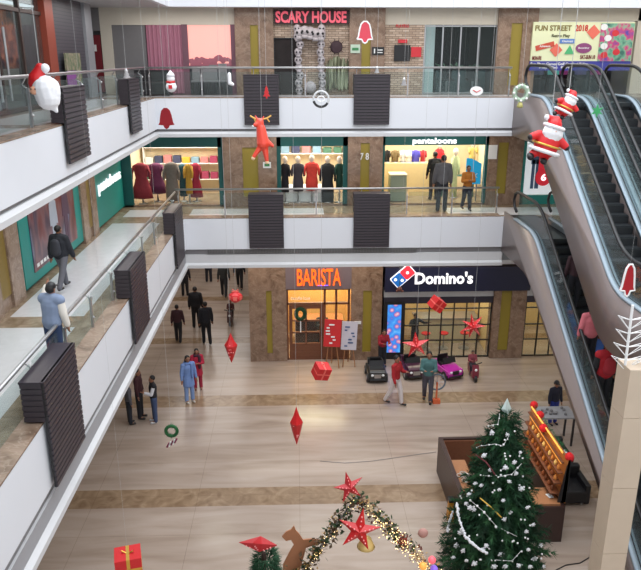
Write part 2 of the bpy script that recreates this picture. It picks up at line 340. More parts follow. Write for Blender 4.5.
# shop rooms
def room(x0, x1, y0, y1, z0, z1, m, back=None):
    struct('wall_left', MB().box(x0-.08, x0, y0, y1, z0, z1), m); struct('wall_right', MB().box(x1, x1+.08, y0, y1, z0, z1), m)
    struct('wall_back', MB().box(x0-.08, x1+.08, y1, y1+.1, z0, z1), back or m)
M_CAFE = mat('cafe_wall', (214, 170, 104), .7); M_PIZZA = mat('pizza_wall', (214, 186, 132), .6)
room(-.45, 1.95, 24.2, 26.6, 0, 4.1, M_CAFE); room(3.9, 7.15, 24.2, 27, 0, 4.1, M_PIZZA); room(8.4, 11.4, 24.2, 27, 0, 4.1, M_PIZZA)
room(-5.85, -2.5, 24.1, 27, 5.8, 8.37, M_CREAM); room(-.7, 1.85, 24.1, 26.6, 5.8, 8.37, M_CREAM); room(2.9, 6.75, 24.1, 27, 5.8, 8.37, M_CREAM)
room(7.8, 11.5, 24.1, 25.3, 5.8, 8.37, M_W)
# level 1 front wall around the openings
def openings(Y, px, m, ztop, z0, x_end):
    pass
X1 = lambda p, y=170: atY(p, y, YW).x
wallY('wall_back', YW, [(X1(129), X1(222), 7.82, 8.37), (-5.95, X1(131), 5.8, 8.37), (X1(222)-.12, X1(223.5), 5.8, 8.37)], M_TEALD, .12)
wallY('wall_back', YW, [(X1(277), X1(347.5), 7.84, 8.37), (X1(277), X1(281), 5.8, 8.37), (X1(343), X1(347.5), 5.8, 8.37)], M_TEALD, .12)
wallY('wall_back', YW, [(X1(382), X1(487), 7.86, 8.37), (X1(382), X1(384.5), 5.8, 8.37), (X1(484), X1(487), 5.8, 8.37)], M_TEALD, .12)
wallY('wall_back', YW, [(X1(521), 11.6, 7.95, 8.37), (X1(521), X1(525), 5.8, 8.37), (X1(521), 11.6, 5.8, 6.12)], M_TEAL, .12)
wallY('wall_back', YW, [(X1(121), X1(521), 5.8, 5.86)], M_STONE, .14)
# level 2 back wall
Y2 = 24.2; X2 = lambda p, y=60: atY(p, y, Y2).x
M_DGREY = mat('dark_shop_wall', (66, 66, 72), .6); M_MID = mat('grey_wall', (116, 114, 116), .7)
wallY('wall_back', Y2, [(X2(114), X2(236), 11.68, 12.2), (X2(103), X2(114), 9.5, 12.2)], M_BEIGE)
wallY('wall_back', Y2, [(-9, X2(90), 9.5, 12.2), (X2(90), X2(103), 11.5, 12.2)], M_MID)
wallY('wall_back', Y2+.05, [(X2(114), X2(147), 9.5, 11.7)], M_MID)
wallY('wall_back', Y2+.3, [(X2(84), X2(112), 9.5, 12.2)], M_MID)
wallY('wall_back', Y2, [(X2(384), X2(495), 11.7, 12.2), (X2(534), 14, 11.83, 12.2), (X2(633), 14, 9.5, 12.2)], M_BEIGE)
wallY('wall_back', Y2+.02, [(X2(274), X2(384), 9.5, 12.2)], stonewall())
wallY('wall_back', Y2+.02, [(X2(384), X2(424), 9.5, 11.7)], _M['stacked_stone'])
room(X2(424)+.0, X2(495), 24.4, 28, 9.5, 12.2, M_DGREY)
room(X2(147), X2(236), 24.4, 26.5, 9.5, 12.2, mat('plum_wall', (120, 92, 104), .7), M_DGREY)
room(X2(534), X2(633), 24.4, 26.5, 9.5, 10.3, M_DGREY)
# left storefront backing level 2
struct('wall_left', MB().box(-6.5, -6.2, -1, 12.5, 9.5, 12.2).box(-7.5, -6.2, 22.0, 22.1, 9.5, 12.2).box(-8.8, -8.7, 12.5, 22, 9.5, 12.2), M_DGREY)
struct('floor', MB().box(-9.1, -6.2, -1, 29, 9.53, 9.55), mat('shop_floor', (96, 92, 92), .3))

# ================================================================= PILLARS
def pillar(label, x0, x1, y, z0, z1, sx0, sx1, sz0, sz1, dep=.5, m=M_STONE):
    t = thing('stone_pillar', label, 'pillar', ((x0+x1)/2, y, z0))
    b = MB(); f = y-.12
    b.box(x0, sx0, f, y+dep, z0, z1).box(sx1, x1, f, y+dep, z0, z1).box(sx0, sx1, f, y+dep, z0, sz0).box(sx0, sx1, f, y+dep, sz1, z1).box(sx0, sx1, f+.1, y+dep, sz0, sz1)
    b.build('shaft', m, t, w=True)
    MB().box(sx0, sx1, f+.05, f+.1, sz0, sz1).build('niche_panel', M_YEL, t, w=True)
    return t
pillar('brown marble pillar with yellow niche left of the cafe on the ground floor', -1.75, -.4, YW, 0, 4.16, -1.13, -.93, .32, 2.75)
pillar('brown marble pillar with yellow niche between cafe and pizza shop', 1.93, 3.05, YW, 0, 4.16, 2.36, 2.68, .32, 2.72)
pillar('brown marble pillar with yellow niche right of the pizza shop glass', 7.13, 8.33, YW, 0, 3.3, 7.4, 7.78, .32, 3.2)
pillar('brown marble pillar between the dress shop and the middle fashion shop', X1(223.5), X1(277), YW, 5.8, 8.37, X1(243), X1(258.5), 6.15, 7.82)
pillar('brown marble pillar between the middle and right fashion shops', X1(347.5), X1(382), YW, 5.8, 8.37, X1(360), X1(369), 6.15, 7.95)
pillar('brown marble pillar beside the escalator top on the first floor', X1(487), X1(521), YW, 5.8, 8.37, X1(496), X1(506), 6.2, 7.95)
pillar('brown marble pillar left of the scary house on the top floor', X2(236), X2(274), Y2, 9.52, 12.2, X2(251), X2(259), 9.9, 11.68)
pillar('brown marble pillar right of the scary house on the top floor', X2(349), X2(384), Y2, 9.52, 12.2, X2(361), X2(370), 10.0, 11.5)
pillar('brown marble pillar between the dark glass shop and the fun banner', X2(495), X2(534), Y2, 9.52, 12.2, X2(508), X2(519), 9.8, 11.75)
# left wall marble piers on level 1
def side_pier(label, y0, y1):
    t = thing('stone_pillar', label, 'pillar', (-5.95, (y0+y1)/2, 5.8)); a = (y1-y0)
    MB().box(-5.96, -5.8, y0, y0+a*.35, 5.8, 8.37).box(-5.96, -5.8, y0+a*.65, y1, 5.8, 8.37).box(-5.96, -5.86, y0+a*.35, y0+a*.65, 5.8, 8.37).build('shaft', M_STONE2, t, w=True)
    MB().box(-5.86, -5.84, y0+a*.35, y0+a*.65, 6.1, 8.1).build('niche_panel', mat('olive_niche', (128, 106, 52), .5), t, w=True)
side_pier('marble pier between the fashion poster and the teal sign wall', 18.9, 20.3)
side_pier('marble pier left of the fashion poster at the photo edge', 12.6, 14.4)
side_pier('marble pier nearest the camera on the left gallery wall', 9.6, 10.8)

# ================================================================= RAILINGS
def railing(label, pts, z, post_at, h=.95, glass=True):
    t = thing('glass_railing', label, 'railing', (*pts[0], z))
    MB().tube([(x, y, z+h) for x, y in pts], .032, 10).build('handrail', M_STEEL, t, True, w=True)
    for (x, y), (dx, dy) in post_at:
        p = MB(); p.box(x-.022, x+.022, y-.022, y+.022, z, z+h*.78).tube([(x, y, z+h*.76), (x+dx*.09, y+dy*.09, z+h*.84), (x, y, z+h)], .014, 6)
        p.ball((x-dx*.03, y-dy*.03, z+.22), .03, n=8).ball((x-dx*.03, y-dy*.03, z+.62), .03, n=8)
        p.build('post', M_STEEL, t, w=True)
    for i in range(len(post_at)-1):
        (x0, y0), _ = post_at[i]; (x1, y1), _ = post_at[i+1]
        if abs(x0-x1) > .05 and abs(y0-y1) > .05: continue
        g = MB()
        if abs(x1-x0) > abs(y1-y0): s_ = 1 if x1 > x0 else -1; g.box(x0+.05*s_, x1-.05*s_, y0-.006, y0+.006, z+.06, z+h*.86)
        else: s_ = 1 if y1 > y0 else -1; g.box(x0-.006, x0+.006, y0+.05*s_, y1-.05*s_, z+.06, z+h*.86)
        g.build('glass_pane', M_GLASS, t, w=True)
    return t
def lrange(a, b, n): return [a+(b-a)*i/(n-1) for i in range(n)]
xr1 = -3.89; yr = 22.42
railing('steel and glass railing along the left gallery on the first floor', [(xr1, -.5), (xr1, yr-.06)], 5.8, [((xr1, y), (-1, 0)) for y in lrange(.2, 21.8, 15)], .79)
railing('steel and glass railing along the far edge of the first floor', [(xr1, yr), (6.6, yr)], 5.8, [((x, yr), (0, 1)) for x in lrange(-3.8, 6.55, 8)], .86)
xr2 = -4.56
railing('steel and glass railing along the left gallery on the top floor', [(xr2, -.5), (xr2, yr-.06)], 9.52, [((xr2, y), (-1, 0)) for y in lrange(.2, 21.8, 15)], .87)
railing('steel and glass railing along the far edge of the top floor', [(xr2, yr), (6.7, yr)], 9.52, [((x, yr), (0, 1)) for x in lrange(-4.45, 6.65, 8)], .87)

# ================================================================= SLATTED BOXES ON THE PARAPETS
def slat_box(label, x0, x1, y0, y1, zb, zt, side):
    t = thing('slatted_planter_box', label, 'planter box', ((x0+x1)/2, (y0+y1)/2, zb), group='dark slatted boxes on the gallery edges')
    if side == 'L':  # hangs over an edge running along Y; x1 is the outer face
        outer = MB(); n = int((zt-zb)/.088)
        outer.mi(1).box(x1-.05, x1-.02, y0, y1, zb, zt).mi(0)  # black backing colours the shade into the gaps between slats
        for i in range(n): z = zb+i*(zt-zb)/n; outer.box(x1-.02, x1, y0, y1, z+.006, z+(zt-zb)/n-.02)
        outer.build('skirt_panel', [mat('slat_board', (56, 49, 55), .45), M_BLACK], t, w=True)
        body = MB().box(x0, x1-.05, y0, y1, zt-.62, zt-.02)
        for i in range(7): z = zt-.62+i*.086; body.box(x0-.012, x1-.05, y0-.012, y1, z+.008, z+.074)
        body.build('box_body', _M['slat_board'], t, w=True)
        MB().box(x0-.02, x1, y0-.02, y1, zt-.03, zt).build('top_board', mat('slat_top', (50, 44, 52), .4), t, w=True)
    else:
        outer = MB(); n = int((zt-zb)/.088)
        outer.mi(1).box(x0, x1, y0+.02, y0+.05, zb, zt).mi(0)  # same black backing, gap shade put into its colour
        for i in range(n): z = zb+i*(zt-zb)/n; outer.box(x0, x1, y0, y0+.02, z+.006, z+(zt-zb)/n-.02)
        outer.build('skirt_panel', [mat('slat_board', (56, 49, 55), .45), M_BLACK], t, w=True)
        MB().box(x0, x1, y0+.05, y1, zt-.6, zt-.02).build('box_body', _M['slat_board'], t, w=True)
        MB().box(x0, x1, y0, y1+.02, zt-.03, zt).build('top_board', mat('slat_top', (50, 44, 52), .4), t, w=True)
for lab, y0, y1 in [('large dark slatted box hanging over the first floor edge, nearest the camera', 8.85, 10.25), ('dark slatted box in the middle of the left first floor edge', 14.15, 15.65), ('dark slatted box at the far left corner of the first floor edge', 19.8, 21.2)]:
    slat_box(lab, -3.82, -3.49, y0, y1, 4.78, 6.46, 'L')
for lab, y0, y1 in [('dark slatted box beside the hanging Santa face on the top floor edge', 13.1, 14.45), ('dark slatted box below the small white tree on the top floor edge', 18.3, 19.5)]:
    slat_box(lab, -4.4, -4.14, y0, y1, 8.82, 10.18, 'L')
for lab, x0, x1 in [('dark slatted box on the far first floor edge, left of the middle shop', -1.53, -.42), ('dark slatted box on the far first floor edge, right of the middle shop', 1.82, 2.98)]:
    slat_box(lab, x0, x1, 21.9, 22.35, 4.82, 6.57, 'F')
for lab, x0, x1 in [('dark slatted box on the far top floor edge behind the red reindeer', -1.56, -.5), ('dark slatted box on the far top floor edge below the pink bell', 1.77, 2.87)]:
    slat_box(lab, x0, x1, 21.9, 22.35, 8.72, 10.2, 'F')

# ================================================================= ESCALATORS
def offset_poly(pts, d):   # shift a profile up
    return [(y, z+d) for y, z in pts]
def smooth_prof(pts, n=6):
    out = []
    for i, p in enumerate(pts):
        if 0 < i < len(pts)-1:
            a, b = Vector(pts[i-1]), Vector(pts[i+1]); c = Vector(p)
            la = min(.55, (a-c).length*.45); lb = min(.55, (b-c).length*.45)
            s_, e_ = c+(a-c).normalized()*la, c+(b-c).normalized()*lb
            for k in range(n+1): t = k/n; q = s_*(1-t)**2+c*2*t*(1-t)+e_*t*t; out.append((q.x, q.y))
        else: out.append(tuple(p))
    return out
def escalator(label, X, ztop, zbot, yslope0, yslope1, ytop, ybot, depth=1.15, wid=1.28, lights=True):
    t = thing('escalator', label, 'escalator', (X, ybot, zbot)); lg = .2
    up = smooth_prof([(ytop, ztop+.16), (yslope0, ztop+.14), (yslope1, zbot+.14), (ybot, zbot+.16)])
    lo = smooth_prof([(ytop, ztop-depth), (yslope0+.25, ztop-depth), (yslope1+.35, max(zbot-depth, .01)), (ybot, max(zbot-depth, .01))])
    poly = up+lo[::-1]
    up = [q for q in up if q[0] < ytop-.01]; up = [(ytop-1.0, up[0][1])]+[q for q in up if q[0] < ytop-1.05]
    MB().prism(poly, 'X', X, X+.05).prism(poly, 'X', X+wid-.05, X+wid).build('side_panel', M_ESC, t, True, w=True)
    MB().loft([[(X+.05, y, z), (X+wid-.05, y, z), (X+wid-.05, y, z+.04), (X+.05, y, z+.04)] for y, z in lo]).build('underside', M_ESC, t, w=True)
    for a in (0, wid-lg):
        MB().loft([[(X+a-.01*(a == 0), y, z-.03), (X+a+lg*.55, y, z-.03), (X+a+lg*.55, y, z+.03), (X+a-.01*(a == 0), y, z+.03)] for y, z in up]).build('deck_ledge', M_LEDGE, t, True, w=True)
        MB().loft([[(X+a+lg*.62, y, z-.3), (X+a+lg, y, z-.3), (X+a+lg, y, z), (X+a+lg*.62, y, z+.02)] for y, z in up]).build('inner_skirt', mat('skirt_metal', (126, 138, 150), .5, .15), t, True, w=True)
        MB().loft([[(X+a+lg*.53, y, z-.03), (X+a+lg*.64, y, z-.03), (X+a+lg*.64, y, z+.036), (X+a+lg*.53, y, z+.036)] for y, z in up]).build('rubber_seal', M_RUB, t, w=True)
        gx = X+a+lg*.58; gp = [(y, z) for y, z in up]
        h = .78
        g = MB(); g.loft([[(gx, y, z+.02), (gx+.012, y, z+.02), (gx+.012, y, z+h), (gx, y, z+h)] for y, z in gp]); g.build('glass_balustrade', M_GLASS, t, w=True)
        ht = [(y, z+h+.03) for y, z in up]; y0, z0 = ht[0]; y1, z1 = ht[-1]
        loop = [(y0+.15, z0-.62), (y0+.38, z0-.5), (y0+.48, z0-.3), (y0+.38, z0-.1), (y0+.18, z0-.01)]
        lop2 = [(y1-.18, z1-.01), (y1-.38, z1-.1), (y1-.48, z1-.3), (y1-.38, z1-.5), (y1-.15, z1-.62)]
        MB().tube([(gx+.006, y, z) for y, z in loop+ht+lop2], .045, 8).build('handrail', M_RUB, t, True, w=True)
    # steps
    st = MB().mi(0); x0, x1 = X+lg+.01, X+wid-lg-.01
    st.box(x0, x1, yslope0-.1, ytop+.2, ztop-.1, ztop+.004).box(x0, x1, ybot-.2, yslope1+.1, zbot-.1, zbot+.004)
    n = int(round((ztop-zbot)/.2)); rise = (ztop-zbot)/n; run = (yslope0-yslope1)/n
    for i in range(n):
        yf = yslope0-run*i; zt = ztop-rise*(i+1)
        st.mi(0).box(x0, x1, yf-run, yf, zt-.02, zt).mi(1).box(x0, x1, yf-.03, yf, zt, zt+rise-.02)
    st.build('step_chain', [M_STEP, M_RISER], t, w=True)
    return t
escalator('lower escalator going from the lobby up to the first floor, carrying shoppers', 6.7, 5.8, 0, 19.1, 10.1, 22.0, 8.6)
escalator('upper left escalator between the first and top floors', 6.72, 9.52, 5.8, 19.3, 13.9, 22.0, 11.8)
escalator('upper right escalator at the right edge of the photo', 8.01, 9.52, 5.8, 19.3, 13.9, 22.0, 11.8)
# bits of wall beside landings
struct('floor', MB().box(6.8, 13, 10.2, 11.7, 5.5, 5.79), M_L1F)

# stone column and beam at the escalator foot
M_TRAV = mat('cream_travertine', (196, 178, 158), .5, vary=.08, scale=3)
t = thing('stone_column', 'cream stone clad column at the lower right, in front of the escalators', 'column', (5.42, 10.0, 0))
cb = MB()
for z0, z1 in [(0, 1.3), (1.31, 2.6), (2.61, 3.9), (3.91, 5.2), (5.21, 6.05)]: cb.box(5.18, 5.6, 9.8, 10.25, z0, z1)
cb.box(5.19, 5.59, 9.81, 10.24, 0, 6.04).build('shaft', M_TRAV, t, w=True)
bb = MB().box(5.61, 7.4, 9.8, 10.2, 5.2, 6.05).box(5.61, 7.4, 9.8, 10.2, 4.35, 5.19).box(5.61, 7.4, 9.81, 10.19, 4.36, 6.04)
bb.build('side_beam', M_TRAV, t, w=True)

# ================================================================= SHOPFRONTS, GROUND
def sign(name, label, cat, px, Y, m, thick=.12):
    x0, x1, z0, z1 = px; t = thing(name, label, cat, ((x0+x1)/2, Y, z0))
    MB().box(x0, x1, Y-thick, Y, z0, z1).build('board', m, t, w=True)
    return t
# cafe
t = sign('shop_sign', 'grey sign board with glowing orange capitals over the cafe door', 'sign', (-.42, 1.93, 2.8, 4.1), YW-.02, mat('sign_grey', (118, 104, 110), .6))
a = rectY(297, 269, 341, 286, YW-.2)
text('lettering', 'BARISTA', mat('orange_letters', (255, 106, 24), .4, emit=1.1, ecol=(255, 92, 20)), t, ((a[0]+a[1])/2, YW-.18, (a[2]+a[3])/2), a[1]-a[0], a[3]-a[2], .02, bold=.008)
MB().box(.72, 1.1, YW-.17, YW-.15, 2.93, 2.96).build('underline', mat('violet_neon', (120, 90, 220), .4, emit=1.5), t, w=True)
t = thing('cafe_shopfront', 'wood framed glass cafe front with a panelled door', 'shopfront', (.75, YW, 0))
fr = MB()
for x in (-.38, .98, 1.4, 1.86): fr.box(x-.04, x+.04, YW, YW+.1, 0, 2.8)
for z in (.02, 2.2, 2.76): fr.box(-.42, 1.9, YW, YW+.1, z-.04, z+.04)
fr.box(.98, 1.88, YW+.02, YW+.08, .02, .55)
fr.build('frame', M_WOOD, t, w=True)
d = MB().box(-.32, -.2, YW+.02, YW+.07, .04, 2.14).box(.8, .94, YW+.02, YW+.07, .04, 2.14).box(-.2, .8, YW+.02, YW+.07, 2.0, 2.14).box(-.2, .8, YW+.02, YW+.07, .04, .3)
d.box(.27, .33, YW+.02, YW+.07, .3, 2.0)
for z in (.62, 1.08, 1.54): d.box(-.2, .8, YW+.02, YW+.07, z-.03, z+.03)
d.box(-.2, .8, YW+.03, YW+.06, .3, .6)
dd = d.build('door', M_WOOD, t, w=True)
MB().tube([(.86, YW-.02, .95), (.86, YW-.02, 1.25)], .018).build('handle', M_BLACK, dd, w=False).location = Vector((0, 0, 0))-Vector((.75, YW, 0))
MB().box(-.2, .8, YW+.04, YW+.05, .6, 2.0).box(1.02, 1.86, YW+.04, YW+.05, .55, 2.16).box(-.36, 1.86, YW+.04, YW+.05, 2.24, 2.72).build('glass_pane', M_SGLASS, t, w=True)
text('lettering', 'the coffee house', M_W, t, (.1, YW-.0, 2.42), .7, .12, .005, bold=0)
MB().tube([(.1+.16*math.cos(i*PI/8), YW-.03, 1.82+.2*math.sin(i*PI/8)) for i in range(17)], .075, 8).build('wreath', mat('pine_green', (26, 62, 38), .9), t, w=True)
MB().box(.08, .12, YW-.02, YW-.01, 1.1, 1.6).build('door_ribbon', M_W, t, w=True)
# inside the cafe: counter + coffee shelf
t = thing('cafe_counter', 'dark cafe counter seen through the door glass', 'counter', (.8, 25.4, 0)); MB().box(-.1, 1.7, 25.2, 25.8, 0, 1.05).build('body', M_DKWOOD, t, w=True); MB().box(-.15, 1.75, 25.1, 25.85, 1.05, 1.1).build('worktop', M_WOODL, t, w=True)
# pizza shop
t = sign('shop_sign', 'navy sign board with bold white lettering and a tilted red and blue tile logo', 'sign', (3.12, 8.35, 2.72, 3.62), YW-.03, M_NAVY, .29)
a = rectY(415, 272, 473, 284, YW-.34)
M_LIT = mat('white_letters', (235, 235, 240), .4, emit=.75)
text('lettering', "Domino's", M_LIT, t, ((a[0]+a[1])/2, YW-.34, (a[2]+a[3])/2), a[1]-a[0], a[3]-a[2], .02, bold=.026)
c0 = atY(403, 276, YW-.36)
def tile(cx, cz, s, ang, y0, y1):
    p = []
    for k in range(4):
        for j in range(5):
            a_ = PI/2*k+PI/2*j/4; qx, qz = (1 if k in (0, 3) else -1)*(s/2-.05)+.05*math.cos(a_), (1 if k in (0, 1) else -1)*(s/2-.05)+.05*math.sin(a_)
            p.append((cx+qx*math.cos(ang)-qz*math.sin(ang), cz+qx*math.sin(ang)+qz*math.cos(ang)))
    return MB().prism(p, 'Y', y0, y1)
ang = math.radians(42); u = Vector((math.cos(ang), math.sin(ang)))
lg = MB()
tile(c0.x+u.x*.2, c0.z+u.y*.2, .46, ang, c0.y-.02, c0.y+.02).build('logo_edge', M_LIT, t, w=True)
tile(c0.x-u.x*.2, c0.z-u.y*.2, .46, ang, c0.y-.02, c0.y+.02).build('logo_edge', M_LIT, t, w=True)
tile(c0.x+u.x*.2, c0.z+u.y*.2, .4, ang, c0.y-.04, c0.y).build('logo_tile', mat('logo_red', (226, 44, 60), .4, emit=.7), t, w=True)
tile(c0.x-u.x*.2, c0.z-u.y*.2, .4, ang, c0.y-.04, c0.y).build('logo_tile', mat('logo_blue', (20, 90, 160), .4, emit=.7), t, w=True)
for uu, vv in ((.2, 0), (-.28, .09), (-.12, -.09)): MB().prism([(c0.x+u.x*uu-u.y*vv+.055*math.cos(i*PI/6), c0.z+u.y*uu+u.x*vv+.055*math.sin(i*PI/6)) for i in range(12)], 'Y', c0.y-.055, c0.y-.04).build('logo_dot', M_LIT, t, w=True)
t = sign('shop_sign', 'right end of a second navy sign board behind the lower escalator', 'sign', (8.6, 11.4, 2.72, 3.62), YW-.03, M_NAVY, .29)
text('lettering', "Domino's", M_LIT, t, (9.9, YW-.34, 3.2), 2.0, .42, .03, bold=.045)
wallY('wall_back', YW-.02, [(3.12, 7.13, 2.42, 2.75), (8.33, 11.5, 2.42, 2.75)], M_SOFFIT, .2)
wallY('wall_back', YW-.04, [(3.12, 7.13, 2.18, 2.42), (8.33, 11.5, 2.18, 2.42)], mat('dark_lintel', (48, 44, 58), .5), .2)
def glazed(label, x0, x1, z0, z1, nx, zs, Y, mm, name='glazed_shopfront'):
    t = thing(name, label, 'shopfront', ((x0+x1)/2, Y, z0)); f = MB()
    for i in range(nx+1): x = x0+(x1-x0)*i/nx; f.box(x-.022, x+.022, Y, Y+.06, z0, z1)
    for z in zs: f.box(x0, x1, Y, Y+.06, z-.02, z+.02)
    f.build('frame', mm, t, w=True); MB().box(x0, x1, Y+.025, Y+.035, z0, z1).build('glass_pane', M_SGLASS, t, w=True)
    return t
glazed('black framed glass front of the pizza shop with many small panes', 3.9, 7.1, .02, 2.2, 7, [.04, .7, 1.3, 1.95, 2.18], YW, M_BLACK)
glazed('black framed shop glass partly hidden behind the lower escalator', 8.38, 11.4, .02, 2.2, 6, [.04, .7, 1.3, 1.95, 2.18], YW, M_BLACK)
t = thing('menu_screen', 'tall lit blue and pink menu screen left of the pizza shop glass', 'screen', (3.5, YW, 0))
MB().box(3.12, 3.88, YW-.08, YW+.1, 0, 2.25).build('casing', M_BLACK, t, w=True)
def screen_mat():
    m, nt, b = nodes_mat('menu_picture'); tc = nt.nodes.new('ShaderNodeTexCoord'); v = nt.nodes.new('ShaderNodeTexVoronoi'); v.inputs['Scale'].default_value = 4.5; nt.links.new(tc.outputs['Object'], v.inputs['Vector'])
    r = ramp(nt, [(0, (236, 226, 240)), (.25, (214, 120, 150)), (.42, (70, 120, 220)), (.7, (60, 150, 235)), (1, (120, 190, 245))]); nt.links.new(v.outputs['Distance'], r.inputs['Fac']); b.inputs['Base Color'].default_value = (0, 0, 0, 1)
    nt.links.new(r.outputs['Color'], b.inputs['Emission Color']); b.inputs['Emission Strength'].default_value = .85; return m
MB().box(3.27, 3.77, YW-.095, YW-.08, .28, 2.15).build('display', screen_mat(), t, w=True)
t = thing('shop_counter', 'pale serving counter inside the pizza shop', 'counter', (5.6, 25.6, 0))
MB().box(4.6, 7.0, 25.3, 26.0, 0, 1.0).build('body', M_CREAM, t, w=True); MB().box(4.55, 7.05, 25.25, 26.05, 1.0, 1.05).build('worktop', M_STEEL, t, w=True)
for i, (x, w_) in enumerate([(4.6, .7), (5.5, .75), (6.5, .7)]):
    t = thing('menu_board', 'lit menu board over the serving counter, %s of three' % ('leftmost', 'middle', 'rightmost')[i], 'menu board', (x, 26.9, 1.6)); MB().box(x-w_/2, x+w_/2, 26.9, 26.96, 1.55, 2.05).build('board', mat('menu_lit_%d' % i, ((210, 150, 70), (236, 226, 206), (230, 200, 150))[i], .5, emit=.5), t, w=True)
    MB().box(x-w_/2+.06, x+w_/2-.06, 26.88, 26.9, 1.62, 1.75).build('picture_strip', M_RED if i != 1 else M_GREY, t, w=True)
for i, x in enumerate((4.9, 5.6, 6.4)):
    t = thing('bar_stool', 'small stool inside the pizza shop, %s of three' % ('leftmost', 'middle', 'rightmost')[i], 'stool', (x, 24.8, 0), group='stools inside the pizza shop')
    MB().lathe([(.0, .6), (.17, .6), (.18, .64), (.0, .66)], (x, 24.8, 0)).build('seat', M_RED, t, w=True); MB().lathe([(.2, 0), (.2, .02), (.03, .04), (.03, .6)], (x, 24.8, 0)).build('base', M_STEEL, t, w=True)

# easels
def easel(label, px0, px1, y0, y1, Y, m, det):
    a = rectY(px0, y0, px1, y1, Y); cx = (a[0]+a[1])/2; w_ = a[1]-a[0]
    t = thing('display_easel', label, 'easel', (cx, Y, 0))
    MB().obox((cx, Y, (a[2]+a[3])/2), (w_, .03, a[3]-a[2]), (-.15, .06, 0)).build('board', m, t, w=True)
    for s_ in (-1, 1): MB().tube([(cx+s_*w_*.4, Y-.02, 0), (cx+s_*.05, Y+.08, a[3]-.05)], .02, 6).build('leg', M_WOODL, t, w=True)
    MB().tube([(cx, Y+.45, 0), (cx, Y+.12, a[3]-.1)], .018, 6).build('leg', M_WOODL, t, w=True)
    MB().tube([(cx-w_*.45, Y-.05, a[2]), (cx+w_*.45, Y-.05, a[2])], .02, 6).build('ledge', M_WOODL, t, w=True)
    for k in range(7): MB().obox((cx+R.uniform(-.3, .3)*w_, Y-.03-.15*((a[2]+a[3])/2-(zz := a[2]+(a[3]-a[2])*(.15+.11*k)))*-1*-1, zz), (w_*R.uniform(.15, .35), .01, .05), (-.15, .06, 0)).build('printed_mark', det, t, w=True)
easel('easel with a red poster standing in front of the cafe', 324, 341, 320, 346, 23.1, M_RED, M_W)
easel('easel with a white poster standing right of the red one', 341.5, 357, 322, 349, 23.2, mat('poster_white', (196, 190, 200), .5), mat('poster_dark', (70, 90, 130), .5))
t = thing('wall_notice', 'small white notice on the pillar right of the cafe', 'notice', (2.2, YW-.14, 1.95)); MB().box(2.05, 2.3, YW-.16, YW-.125, 1.45, 1.55).build('sheet', M_W, t, w=True)

# ================================================================= LEVEL 1 SHOPS
M_SIGNW = mat('backlit_white', (235, 235, 240), .4, emit=.9); 
t = thing('shop_sign', 'white lit shop name over the rightmost fashion shop', 'sign', (X1(434), YW-.05, 7.9))
a = rectY(413, 138, 457, 145.5, YW-.1)
text('lettering', 'pantaloons', M_SIGNW, t, ((a[0]+a[1])/2, YW-.04, (a[2]+a[3])/2), a[1]-a[0], a[3]-a[2], .03, bold=.03)
t = thing('shop_sign', 'white lit shop name on the teal wall of the left gallery', 'sign', (-5.95, 21.9, 7))
text('lettering', 'pantaloons', M_SIGNW, t, (-5.84, 22.1, 6.99), 2.7, .44, .02, 'X', bold=.008)
t = thing('sign_wall', 'plain teal panel wall carrying a lit shop name on the left gallery', 'wall panel', (-5.9, 22, 5.8)); MB().box(-5.96, -5.88, 20.3, 23.8, 5.86, 8.3).build('panel', M_TEAL, t, w=True)
# poster on left wall
def poster_mat():
    m, nt, b = nodes_mat('fashion_photo'); tc = nt.nodes.new('ShaderNodeTexCoord'); mp = nt.nodes.new('ShaderNodeMapping'); mp.inputs['Scale'].default_value = (1, 1.1, .5); nt.links.new(tc.outputs['Object'], mp.inputs[0])
    v = nt.nodes.new('ShaderNodeTexNoise'); v.inputs['Scale'].default_value = 1.6; v.inputs['Detail'].default_value = 2; nt.links.new(mp.outputs[0], v.inputs['Vector'])
    r = ramp(nt, [(.3, (60, 28, 34)), (.45, (112, 48, 52)), (.52, (120, 84, 92)), (.62, (70, 50, 70)), (.75, (112, 120, 150))]); nt.links.new(v.outputs['Fac'], r.inputs['Fac']); nt.links.new(r.outputs['Color'], b.inputs['Base Color']); b.inputs['Roughness'].default_value = .3; return m
t = thing('fashion_poster', 'large fashion photo poster in a teal frame on the left gallery wall', 'poster', (-5.9, 16.9, 6))
MB().box(-5.96, -5.86, 14.6, 18.9, 5.9, 8.1).build('frame', M_TEAL, t, w=True)
MB().box(-5.86, -5.84, 15.15, 18.35, 6.12, 7.95).build('photo', poster_mat(), t, w=True)
q = MB()
def figX(cy, z0, h, w_, k):  # raised flat figure on the poster: head, torso, legs
    q.mi(k); q.prism([(cy-w_/2, z0+h*.45), (cy-w_*.42, z0+h*.8), (cy-w_*.12, z0+h*.85), (cy+w_*.12, z0+h*.85), (cy+w_*.42, z0+h*.8), (cy+w_/2, z0+h*.42), (cy+w_*.28, z0+h*.45), (cy+w_*.3, z0), (cy+.02, z0), (cy, z0+h*.35), (cy-.03, z0), (cy-w_*.3, z0), (cy-w_*.28, z0+h*.45)], 'X', -5.84, -5.834)
figX(16.7, 6.2, 1.5, .55, 0); figX(17.6, 6.2, 1.6, .5, 1)
q.build('clothing', [mat('poster_pale', (168, 176, 190), .5), mat('poster_plum', (88, 64, 84), .5)], t, w=True)
q = MB(); 
for cy in (16.7, 17.6): q.prism([(cy+.1*math.cos(i*PI/6), 7.62+.13*math.sin(i*PI/6)) for i in range(12)], 'X', -5.84, -5.83)
q.build('face', M_SKIN, t, w=True)
q = MB().mi(0)
for i in range(9): q.box(-5.84, -5.832, 15.3+i*.22, 15.45+i*.22, 6.2, 6.28)
q.build('caption', M_W, t, w=True)
